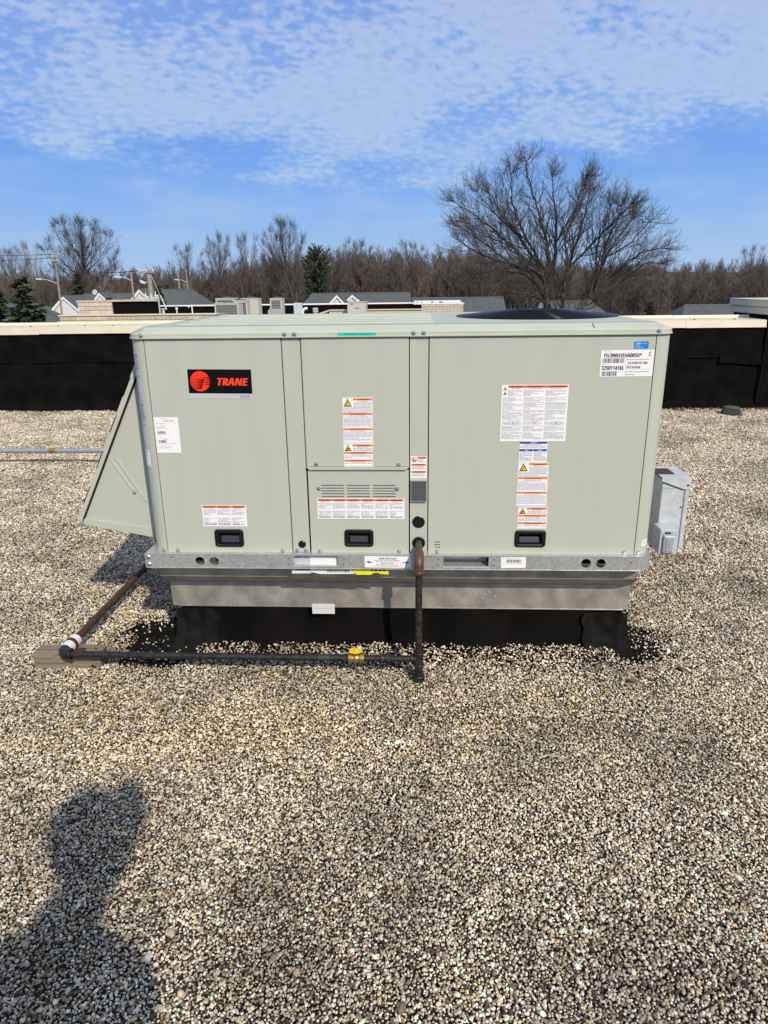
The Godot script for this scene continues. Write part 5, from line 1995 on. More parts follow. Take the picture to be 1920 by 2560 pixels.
func woods() -> void:
	var r := RandomNumberGenerator.new()
	r.seed = 31
	var kinds := []
	for k in 5:
		var to := [MB.new()]
		var P := form("tall")
		P.n = [15, 8, 7]
		P.from = [0.18, 0.2, 0.1]
		P.sides = [5, 3, 3, 3]
		P.seg = [5, 3, 2, 2]
		P.tip = 0.03
		grow(to, Vector3.ZERO, Vector3(r.randfn(0, 0.04), 1, r.randfn(0, 0.04)), 7.0, 0.17, 0, P, r)
		var top := 0.0
		for q in to[0].v: top = maxf(top, q.y)
		kinds.append([to[0].mesh(), top])
	var shrubs := []
	for k in 3:
		var to := [MB.new()]
		var P := form("brush")
		for s in 6:
			grow(to, Vector3(r.randfn(0, 0.25), 0, r.randfn(0, 0.25)), Vector3(r.randfn(0, 0.4), 1, r.randfn(0, 0.4)), 2.0, 0.05, 0, P, r)
		shrubs.append([to[0].mesh(), 3.2])
	var root := Node3D.new()
	root.name = "woods"
	add_child(root)
	tag(root, "dense brown leafless woodland along the horizon", "woodland", "", "stuff")
	var rows := [-86.0, -92.0, -98.0, -104.0, -110.0, -117.0, -125.0, -134.0, -144.0, -156.0, -170.0]
	for kk in kinds.size() + shrubs.size():
		var brush := kk >= kinds.size()
		var m: Array = shrubs[kk - kinds.size()] if brush else kinds[kk]
		var list := []
		var tint := PackedColorArray()
		for z in rows:
			var far: float = 2.87 - z
			var x: float = -far * 0.74
			while x < far * 0.74:
				x += (1.75 if not brush else 1.2) * (kinds.size() if not brush else shrubs.size()) * r.randf_range(0.5, 1.5) * (far / 115.0)
				var px := x / far      # bearing: the crown line differs along the horizon
				if far < 100.0 and (px < -0.22 or not brush): continue
				if brush and far > 150.0: continue
				var line := 5.3 if px < -0.30 else lerpf(5.3, 7.6, smoothstep(-0.30, -0.15, px))
				line = lerpf(line, 5.1, smoothstep(0.08, 0.22, px)) + 0.9 * smoothstep(0.42, 0.52, px)
				line = 1.7 + (line - 1.7) * far / 110.0
				var ground := land(x, z)
				var h := (line - ground) * r.randf_range(0.80, 1.02)
				if brush: h = r.randf_range(2.2, 4.6)
				var s: float = h / m[1]
				var w := s * r.randf_range(0.85, 1.3)
				list.append(Transform3D(Basis.from_euler(Vector3(0, r.randf() * TAU, 0)).scaled_local(Vector3(w, s, w)), Vector3(x, ground - 0.2, z + r.randf_range(-3, 3))))
				var g := r.randf_range(0.75, 1.25)
				if brush: tint.append(Color(0.135, 0.096, 0.078) * g)
				elif r.randf() < 0.12: tint.append(Color(0.25, 0.21, 0.175) * g)
				else: tint.append(Color(0.13, 0.106, 0.091) * g)
		var mm := MultiMesh.new()
		mm.transform_format = MultiMesh.TRANSFORM_3D
		mm.use_colors = true
		mm.mesh = m[0]
		mm.instance_count = list.size()
		for i in list.size():
			mm.set_instance_transform(i, list[i])
			var c: Color = tint[i]
			c.a = 1.0
			mm.set_instance_color(i, c)
		var o := MultiMeshInstance3D.new()
		o.multimesh = mm
		o.material_override = M.pebble
		o.name = ("brush" if brush else "woodland_trees") + ("" if kk == 0 or kk == kinds.size() else "_%03d" % (kk if not brush else kk - kinds.size()))
		o.set_meta("kind", "stuff")
		root.add_child(o, true)


# height of the land: level round the buildings, a wooded rise far behind
func land(x: float, z: float) -> float:
	var far := 2.87 - z
	var rise := smoothstep(112.0, 310.0, far) * (9.0 + 1.6 * smoothstep(20.0, 70.0, x) + 1.2 * sin(x * 0.035))
	return LOW + rise


func terrain() -> void:
	var mb := MB.new()
	var rows := []
	for j in 41:
		var z := -90.0 - 11.0 * j
		var row := []
		for i in 61:
			var x := -300.0 + 10.0 * i
			row.append(Vector3(x, land(x, z) + (0.0 if j > 0 else -0.05), z))
		rows.append(row)
	mb.sheet(rows)
	tag(made("wooded_hill", mb, M.leaf_litter), "brown leaf-covered rise below the bare woods", "hill", "", "structure")
	mb = MB.new()
	mb.quad(Vector3(-1500, LOW - 0.06, 1500), Vector3(1500, LOW - 0.06, 1500), Vector3(1500, LOW - 0.06, -1500), Vector3(-1500, LOW - 0.06, -1500), Vector3.UP)
	tag(made("ground", mb, M.lawn), "dull winter lawn and soil round the buildings", "ground", "", "structure")


func solitary_trees() -> void:
	big_tree()
	var oak := crown(3, 0.30, 24, 1.0)
	var oval := crown(5, 0.42, 15, 0.85)
	var loose := crown(9, 0.36, 12, 0.95)
	crowned("bare_oak_tree", "tall broad bare tree standing alone above the houses at the left", Vector3(-51.1, LOW, -107), 17.3, 12.6, oak, 0.4, M.limb_bark, M.twig)
	crowned("bare_tree", "thin bare tree with forked crown left of the tall clump in mid-picture", Vector3(-34.6, LOW, -106), 13.0, 6.2, loose, 0.5, M.wood_bark, M.grey_twig)
	crowned("bare_tree", "upright bare tree at the left of the tall clump in mid-picture", Vector3(-29.2, LOW, -104), 14.2, 5.4, oval, 1.2, M.wood_bark, M.grey_twig)
	crowned("bare_tree", "rounded bare tree just left of the tallest tree in mid-picture", Vector3(-25.0, LOW, -103), 14.2, 5.6, loose, 2.9, M.wood_bark, M.grey_twig)
	crowned("bare_tree", "tallest wide-crowned bare tree left of the green pine", Vector3(-19.9, LOW, -106), 16.4, 7.9, oak, 2.2, M.limb_bark, M.twig)
	crowned("bare_tree", "bare round-topped tree right of the green pine", Vector3(-9.5, LOW, -104), 13.0, 7.4, oval, 0.3, M.wood_bark, M.grey_twig)
	crowned("bare_tree", "pale bare tree rising from the woods above the tan brick building", Vector3(-1.6, LOW, -103), 12.8, 6.4, loose, 4.1, M.wood_bark, M.grey_twig)
	crowned("pale_bare_tree", "pale bare tree with upswept branches at the far left edge", Vector3(-58.6, LOW, -106), 13.7, 5.5, loose, 5.2, M.pale_bark, M.pale_bark)
	crowned("bare_tree", "bare tree cut by the left edge of the picture behind the spruces", Vector3(-62.8, LOW, -108), 13.0, 6.5, oval, 3.0, M.wood_bark, M.grey_twig)
	crowned("bare_tree", "bare tree breaking the woodland skyline near the right edge", Vector3(52.5, LOW + 1.0, -117), 11.0, 5.5, loose, 1.9, M.wood_bark, M.grey_twig)
	crowned("white_birch_tree", "slim white-barked bare tree in the woods left of the high parapet", Vector3(40.6, LOW, -104), 9.0, 2.6, loose, 0.9, M.pale_bark, M.pale_bark)
	var sp := [conifer_mesh(1, "spruce"), conifer_mesh(2, "spruce"), conifer_mesh(3, "pine")]
	conifer("spruce_tree", "big dark green spruce standing before the grey roofs at the left", Vector3(-15.45, LOW, -25.1), 7.35, 4.2, sp[0])
	conifer("spruce_tree", "dark spruce cut off by the left edge of the picture", Vector3(-16.9, LOW, -25.6), 6.9, 4.0, sp[1])
	conifer("pine_tree", "small dark evergreen below the tall lone bare tree", Vector3(-38.0, LOW, -77.1), 8.5, 4.2, sp[1])
	conifer("pine_tree", "tall ragged green pine rising among the bare trees", Vector3(-11.1, LOW, -77.1), 10.8, 3.5, sp[2])
	conifer("spruce_tree", "larger of two dark spruces behind the rooftop condensers", Vector3(-15.25, LOW, -72.1), 7.1, 2.7, sp[0])
	conifer("spruce_tree", "smaller of two dark spruces behind the rooftop condensers", Vector3(-16.6, LOW, -72.6), 6.4, 2.5, sp[1])
	conifer("spruce_tree", "little spruce at the foot of the tall green pine", Vector3(-12.0, LOW, -76.0), 6.6, 2.6, sp[0])
	conifer("spruce_tree", "little spruce left of the white gabled house in mid-picture", Vector3(-11.9, LOW, -70.0), 5.5, 2.6, sp[1])
	conifer("spruce_tree", "little spruce between the street lamp and utility pole", Vector3(-22.7, LOW, -60.0), 7.1, 3.0, sp[1])
	conifer("spruce_tree", "green shrubby evergreen before the right-hand lamp posts", Vector3(-25.5, LOW, -70.0), 7.2, 3.2, sp[0])
	conifer("spruce_tree", "small yellow-green evergreen behind the white gabled house", Vector3(-3.5, LOW, -74.0), 6.3, 2.4, sp[0])
	conifer("spruce_tree", "dark evergreen left of the slate roofed house at the right", Vector3(18.5, LOW, -56.0), 5.3, 3.0, sp[1])


# ---------------------------------------------------------------- houses, poles, the far flat roof
func house(label: String, x0: float, x1: float, zr: float, ridge: float, eave: float, deep: float, hip0: float, hip1: float, gables: Array) -> Node3D:
	var h := thing("house", label, "house")
	var zf := zr + deep
	var zk := zr - deep
	var mb := MB.new()
	mb.span(x0 + 0.4, x1 - 0.4, LOW, eave, zk + 0.4, zf - 0.4)
	made("walls", mb, M.siding, h)
	var A := Vector3(x0, eave, zf)
	var B := Vector3(x1, eave, zf)
	var C := Vector3(x1 - hip1, ridge, zr)
	var D := Vector3(x0 + hip0, ridge, zr)
	var E := Vector3(x0, eave, zk)
	var F := Vector3(x1, eave, zk)
	mb = MB.new()
	mb.quad(A, B, C, D, (B - A).cross(D - A).normalized() * (1.0 if (B - A).cross(D - A).y > 0 else -1.0))
	mb.quad(E, F, C, D, Vector3(0, deep, -(ridge - eave)).normalized())
	for e in [[A, E, D, hip0], [B, F, C, hip1]]:
		var nn: Vector3 = (e[1] - e[0]).cross(e[2] - e[0]).normalized()
		if e[3] < 0.05:
			continue
		if nn.y < 0.0: nn = -nn
		mb.tri(e[0], e[1], e[2], nn)
	mb.span(x0, x1, eave - 0.22, eave - 0.01, zk, zf)
	made("roof", mb, M.shingle, h)
	mb = MB.new()
	for e in [[A, E, D, hip0], [B, F, C, hip1]]:
		if e[3] < 0.05:
			mb.tri(e[0], e[1], e[2], Vector3(signf(e[0].x - (x0 + x1) / 2), 0, 0))
	mb.span(x0, x1, eave - 0.26, eave + 0.02, zf, zf + 0.08)
	made("trim", mb, M.white_trim, h)
	mb = MB.new()
	mb.rod(D + Vector3(0, 0.02, 0), C + Vector3(0, 0.02, 0), 0.06, 5)
	made("ridge_cap", mb, M.coil_grey, h)
	# gables that face the street: x, half width, apex height, how far forward
	for g in gables:
		var gx: float = g[0]
		var hw: float = g[1]
		var ay: float = g[2]
		var gz: float = zf + g[3]
		var by: float = ay - hw * g[4]
		mb = MB.new()
		mb.prism(PackedVector2Array([Vector2(gx - hw + 0.15, LOW), Vector2(gx + hw - 0.15, LOW), Vector2(gx + hw - 0.15, by), Vector2(gx, ay - 0.12), Vector2(gx - hw + 0.15, by)]), gz - 0.3, gz)
		made("gable_wall", mb, M.siding, h)
		for s in [-1.0, 1.0]:
			mb = MB.new()
			var d: Vector2 = Vector2(s * hw, by - ay).normalized()
			var nn: Vector2 = Vector2(-d.y, d.x) * s
			if nn.y < 0: nn = -nn
			var a := Vector2(gx, ay)
			var b: Vector2 = Vector2(gx + s * (hw + 0.12), by - 0.12 * g[4])
			mb.prism(PackedVector2Array([a, b, b - nn * 0.24, a - Vector2(0, 0.27)]), gz, gz + 0.14)
			made("barge_board", mb, M.white_trim, h)
			mb = MB.new()
			mb.prism(PackedVector2Array([a + nn * 0.06, b + nn * 0.06, b, a]), zr, gz + 0.18)
			made("gable_roof", mb, M.shingle, h)
		if hw > 0.7:
			mb = MB.new()
			mb.span(gx - 0.16, gx + 0.16, by - 0.05 + hw * g[4] * 0.25, by + hw * g[4] * 0.55, gz + 0.005, gz + 0.03)
			made("gable_vent", mb, M.siding, h)
	return h


func houses() -> void:
	house("grey hip-roofed house low behind the big spruce at the left", -46.0, -33.2, -66.0, 0.45, -1.5, 5.5, 3.5, 4.0, [])
	var h := house("grey house with white gable and roof dish behind the left brick parapet", -34.6, -29.0, -71.0, 1.15, -0.9, 4.5, 0.0, 0.0, [[-34.5, 1.45, 1.05, 0.1, 0.9], [-31.9, 0.5, 1.32, -2.2, 0.95]])
	var mb := MB.new()
	mb.lathe([[0.0, 0.0], [0.16, 0.03], [0.26, 0.09], [0.27, 0.10], [0.16, 0.045], [0.0, 0.02]], Vector3(-32.3, 1.33, -68.6), 18, Basis(Vector3.RIGHT, PI / 2 - 0.2) , true)
	mb.rod(Vector3(-32.3, 1.33, -68.65), Vector3(-32.2, 0.9, -68.7), 0.03, 6)
	made("roof_dish", mb, M.can_grey, h)
	house("grey-roofed house with long low ridge left of the street lamp", -35.6, -29.4, -79.0, 1.10, -0.6, 4.0, 0.6, 1.2, [])
	house("grey house with steep white gable behind the utility pole", -25.4, -19.0, -66.0, 1.50, -1.0, 4.0, 0.0, 2.6, [[-25.1, 1.35, 1.62, 0.2, 1.0]])
	house("grey-roofed house with white cross gable in mid-picture", -11.4, -0.8, -66.0, 0.95, -0.9, 4.0, 1.2, 0.0, [[-7.24, 1.3, 0.93, 0.4, 1.0], [-6.1, 0.55, 0.90, -2.4, 0.85]])
	house("low grey-roofed house behind the tan brick block's branches", -0.6, 7.4, -61.0, 0.52, -1.6, 5.0, 0.0, 0.0, [])
	house("grey-roofed house half hidden by the big spreading tree", 10.8, 16.8, -62.0, 0.10, -1.6, 4.0, 0.0, 1.6, [])
	h = house("slate-grey hip-roofed house beyond the right-hand coping", 19.2, 27.5, -55.0, -0.14, -1.6, 4.2, 1.6, 0.0, [])
	mb = MB.new()
	mb.box(Vector3(20.5, -0.93, -52.0), Vector3(1.6, 0.05, 0.08))
	mb.box(Vector3(21.28, -1.1, -52.0), Vector3(0.05, 0.4, 0.08), 0.0, Basis(Vector3.BACK, -0.35))
	made("white_rail", mb, M.can_grey, h)


func block_face(x0: float, x1: float, y0: float, y1: float, z: float, bw: float, bh: float, parent: Node, r: RandomNumberGenerator, one := false) -> void:
	# split-face masonry: every block is a piece with its joint
	var shapes := []
	for k in 3:
		var mb := MB.new()
		mb.box(Vector3.ZERO, Vector3(bw - 0.014, bh - 0.014, 0.09 + 0.006 * k), 0.008)
		shapes.append(mb.mesh())
	var all := MB.new()
	var row := 0
	var y := y1 - bh / 2
	while y > y0:
		var x := x0 + bw / 2 - (bw / 2 if row % 2 == 1 else 0.0)
		while x < x1 + bw / 4:
			var a := maxf(x - bw / 2, x0)
			var b := minf(x + bw / 2, x1)
			if b - a > 0.05:
				if one:
					all.box(Vector3((a + b) / 2, y, z), Vector3(b - a - 0.014, bh - 0.014, 0.09 + r.randf() * 0.02), 0.006)
				else:
					var o := put("block", shapes[r.randi() % 3], M["block%d" % (r.randi() % 3)], parent)
					o.position = Vector3((a + b) / 2, y, z)
					o.scale.x = (b - a) / bw
			x += bw
		y -= bh
		row += 1
	if one:
		tag(made("block_courses", all, M.block1, parent), "", "", "", "stuff")


func condenser(label: String, x0: float, x1: float, y1: float, z: float, deep: float, grille: bool) -> void:
	var t := thing("rooftop_condenser", label, "air conditioner", Vector3.ZERO, "air conditioners on the far flat roof")
	var y0 := -0.4
	var mb := MB.new()
	mb.span(x0, x1, y0 + 0.1, y1, z - deep, z, 0.02)
	made("casing", mb, M.unit_beige, t)
	mb = MB.new()
	mb.span(x0 + 0.05, x1 - 0.05, y0, y0 + 0.1, z - deep + 0.05, z - 0.05)
	made("feet", mb, M.coil_grey, t)
	mb = MB.new()
	mb.span(x0 - 0.02, x1 + 0.02, y1, y1 + 0.045, z - deep - 0.02, z + 0.02, 0.01)
	made("top_frame", mb, M.unit_beige, t)
	mb = MB.new()
	mb.lathe([[0.30, 0.0], [0.30, 0.05], [0.25, 0.07], [0.0, 0.075]], Vector3((x0 + x1) / 2, y1 + 0.045, z - deep / 2), 20)
	made("fan_guard", mb, M.coil_grey, t)
	if grille:
		mb = MB.new()
		mb.span(x0 + 0.09, x1 - 0.07, y0 + 0.2, y1 - 0.05, z - 0.02, z + 0.012)
		made("coil", mb, M.coil_grey, t)
		mb = MB.new()
		for k in 10:
			var y := lerpf(y0 + 0.22, y1 - 0.07, k / 9.0)
			mb.span(x0 + 0.09, x1 - 0.07, y - 0.006, y + 0.006, z + 0.012, z + 0.02)
		made("coil_guard", mb, M.can_grey, t)


func far_building() -> void:
	var r := RandomNumberGenerator.new()
	r.seed = 61
	var b := thing("flat_roofed_building", "low tan masonry building with flat roof and parapets beyond the near wall", "building")
	var mb := MB.new()
	mb.span(-17.7, -9.9, LOW, 0.40, -34.0, -32.22)
	mb.span(-17.7, -1.2, LOW, -0.4, -47.3, -34.0)
	mb.span(-5.6, -1.2, LOW, -0.4, -35.2, -33.0)
	mb.span(-1.2, 2.5, LOW, 0.1, -47.3, -37.25)
	made("core_walls", mb, M.mortar, b)
	var w := Node3D.new()
	w.name = "front_wall"
	b.add_child(w)
	block_face(-17.75, -9.9, -0.40, 0.40, -32.18, 0.8, 0.20, w, r)
	mb = MB.new()
	mb.span(-17.80, -9.85, 0.40, 0.475, -32.6, -32.08, 0.015)
	made("coping", mb, M.coping, w)
	# raised corner with black inside
	w = Node3D.new()
	w.name = "raised_parapet"
	b.add_child(w)
	block_face(-17.2, -15.42, 0.40, 1.045, -33.12, 0.6, 0.2, w, r)
	mb = MB.new()
	mb.span(-17.15, -13.22, 0.3, 1.05, -33.6, -33.18)
	made("black_lining", mb, M.membrane, w)
	mb = MB.new()
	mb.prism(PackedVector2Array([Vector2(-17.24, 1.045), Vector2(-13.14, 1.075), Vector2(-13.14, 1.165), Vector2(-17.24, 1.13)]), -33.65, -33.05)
	made("coping", mb, M.coping_darkened, w)
	# back parapet, black with a pale cap
	w = Node3D.new()
	w.name = "back_parapet"
	b.add_child(w)
	mb = MB.new()
	mb.span(-19.6, 1.5, -0.2, 0.43, -47.5, -47.2)
	made("black_lining", mb, M.membrane, w)
	mb = MB.new()
	mb.span(-19.7, 1.6, 0.43, 0.52, -47.6, -47.1, 0.015)
	made("coping", mb, M.pipe_white, w)
	mb = MB.new()
	mb.box(Vector3(-17.4, 0.20, -44.0), Vector3(0.3, 0.42, 6.6), 0.0, Basis(Vector3.UP, -0.25))
	made("side_lining", mb, M.membrane, w)
	# tan wall and block at the right
	w = Node3D.new()
	w.name = "right_block"
	b.add_child(w)
	mb = MB.new()
	mb.span(-4.65, 0.22, -0.4, 0.435, -35.4, -35.13)
	mb.prism(PackedVector2Array([Vector2(-5.6, 0.10), Vector2(-4.65, 0.40), Vector2(-4.65, 0.49), Vector2(-5.6, 0.2)]), -35.5, -35.1)
	made("low_wall", mb, M.block1, w)
	mb = MB.new()
	mb.span(-4.68, 0.25, 0.435, 0.475, -35.6, -35.05, 0.01)
	made("coping", mb, M.coping, w)
	block_face(0.2, 2.5, -0.4, 0.64, -37.15, 0.4, 0.125, w, r, true)
	mb = MB.new()
	mb.span(-0.25, 2.54, 0.64, 0.70, -40.2, -37.08, 0.012)
	mb.span(-0.2, 2.5, 0.70, 0.775, -40.2, -40.0)
	made("white_cap", mb, M.white_trim, w)
	mb = MB.new()
	mb.span(2.40, 2.5, -1.5, 0.64, -40.0, -37.2)
	made("end_wall", mb, M.block1, w)
	for p in [[0.75, 0.12, 0.07], [1.2, 0.2, 0.06], [-0.05, 0.05, 0.09], [0.2, 0.05, 0.09]]:
		mb = MB.new()
		mb.span(p[0], p[0] + p[1], 0.70, 0.70 + p[2], -38.4, -38.2)
		made("roof_fitting", mb, M.dark_inside, w)
	# things on that roof
	condenser("grey condenser with dark coil, frontmost of the cluster on the far roof", -11.35, -10.0, 0.80, -37.13, 1.1, true)
	condenser("condenser half hidden at the back left of the far roof's cluster", -11.85, -10.75, 1.02, -39.2, 1.0, true)
	condenser("narrow condenser with coil at the right of the clustered units", -10.6, -9.78, 0.90, -38.3, 0.7, true)
	condenser("plain-sided condenser at the back right of the clustered units", -10.85, -9.75, 0.97, -41.1, 1.0, false)
	condenser("lone condenser with dark coil on a metal stand on the far roof", -8.62, -7.92, 0.98, -39.1, 0.9, true)
	var t := thing("metal_stand", "galvanised sheet metal stand under the lone condenser", "stand")
	mb = MB.new()
	mb.prism(PackedVector2Array([Vector2(-8.72, -0.4), Vector2(-7.80, -0.4), Vector2(-7.80, 0.34), Vector2(-7.92, 0.45), Vector2(-8.62, 0.45), Vector2(-8.72, 0.34)]), -39.08, -38.9)
	made("stand_sheet", mb, M.galvanised, t)
	t = thing("blue_grey_cabinet", "plain pale blue-grey metal cabinet on the far roof", "cabinet")
	mb = MB.new()
	mb.span(-7.07, -6.59, -0.4, 0.78, -38.4, -38.13, 0.02)
	made("cabinet_body", mb, M.unit_blue, t)
	mb = MB.new()
	mb.span(-6.9, -6.88, 0.66, 0.70, -38.13, -38.11)
	made("latch", mb, M.coil_grey, t)
	t = thing("packaged_unit", "low pale packaged air conditioner at the right of the far roof", "air conditioner", Vector3.ZERO, "air conditioners on the far flat roof")
	mb = MB.new()
	mb.span(-3.60, -2.655, 0.0, 0.86, -35.4, -34.13, 0.02)
	made("casing", mb, M.unit_beige, t)
	mb = MB.new()
	mb.span(-3.62, -2.635, 0.86, 0.885, -35.42, -34.11, 0.01)
	made("lid", mb, M.unit_beige, t)
	for q in [[-3.42, -3.30, 0.76, 0.81], [-3.2, -3.0, 0.56, 0.60]]:
		mb = MB.new()
		mb.span(q[0], q[1], q[2], q[3], -34.13, -34.118)
		made("plate", mb, M.coil_grey, t)
	for x in [-3.17, -3.08]:
		mb = MB.new()
		mb.rod(Vector3(x, 0.3, -34.9), Vector3(x, 1.0, -34.9), 0.032, 8)
		made("small_flue", mb, M.pipe_white, t)
	t = thing("round_roof_vent", "round galvanised roof vent between the blue cabinet and tan wall", "vent")
	mb = MB.new()
	mb.lathe([[0.11, -0.4], [0.11, 0.30], [0.155, 0.31], [0.155, 0.50], [0.14, 0.525], [0.0, 0.53]], Vector3(-5.69, 0, -37.2), 20)
	made("vent_cowl", mb, M.can_grey, t)
	mb = MB.new()
	mb.lathe([[0.16, 0.40], [0.165, 0.405], [0.165, 0.42], [0.16, 0.425]], Vector3(-5.69, 0, -37.2), 20)
	made("vent_band", mb, M.coil_grey, t)
	for g in [[-6.40, 0.40, -37.13, 0.20, 0.075, "fat white gooseneck pipe right of the blue-grey cabinet"], [-12.62, 0.62, -37.13, 0.10, 0.035, "thin white gooseneck pipe left of the condenser cluster"]]:
		mb = MB.new()
		var path := PackedVector3Array([Vector3(g[0], -0.4, g[2])])
		for k in 9:
			var a: float = PI - PI * 0.62 * k / 8.0 if g[3] > 0.15 else PI - PI * k / 8.0
			path.append(Vector3(g[0] + g[3] * (1.0 + cos(a)), g[1] - (0.1 if g[3] > 0.15 else 0.0) + g[3] * sin(a), g[2]))
		if g[3] < 0.15: 
			for q in path.size(): path[q].x = 2 * g[0] - path[q].x
		mb.tube(path, same(path.size(), g[4]), 12)
		tag(made("gooseneck_pipe", mb, M.pipe_white), g[5], "pipe")
	t = thing("metal_roof_flue", "galvanised flue with wide cap before the black raised parapet", "flue")
	mb = MB.new()
	mb.lathe([[0.075, -0.4], [0.085, 0.55], [0.13, 0.60], [0.13, 0.64], [0.0, 0.66]], Vector3(-13.56, 0, -35.13), 16)
	made("flue_pipe", mb, M.can_grey, t)
	mb = MB.new()
	mb.lathe([[0.035, -0.4], [0.035, 0.58], [0.07, 0.59], [0.07, 0.67], [0.0, 0.70]], Vector3(-12.82, 0, -35.13), 14)
	tag(made("plumbing_vent", mb, M.pipe_white), "small white capped vent pipe right of the galvanised flue", "vent")
	t = thing("small_roof_box", "little grey box on the roof before the black raised parapet", "box")
	mb = MB.new()
	mb.span(-14.97, -14.77, 0.3, 0.53, -35.2, -35.13, 0.01)
	made("box_body", mb, M.coil_grey, t)
	mb = MB.new()
	mb.span(-14.93, -14.81, 0.39, 0.46, -35.13, -35.12)
	made("box_opening", mb, M.dark_inside, t)
	t = thing("satellite_dish", "grey satellite dish on a short mast before the black raised parapet", "dish")
	mb = MB.new()
	mb.lathe([[0.0, 0.0], [0.10, 0.015], [0.20, 0.06], [0.205, 0.07], [0.1, 0.03], [0.0, 0.015]], Vector3(-14.05, 1.0, -34.2), 20, Basis(Vector3.UP, 0.5) * Basis(Vector3.RIGHT, PI / 2 - 0.25), true)
	made("dish_bowl", mb, M.can_grey, t)
	mb = MB.new()
	mb.rod(Vector3(-14.05, 0.98, -34.25), Vector3(-14.04, 0.6, -34.25), 0.025, 8)
	made("mast", mb, M.can_grey, t)


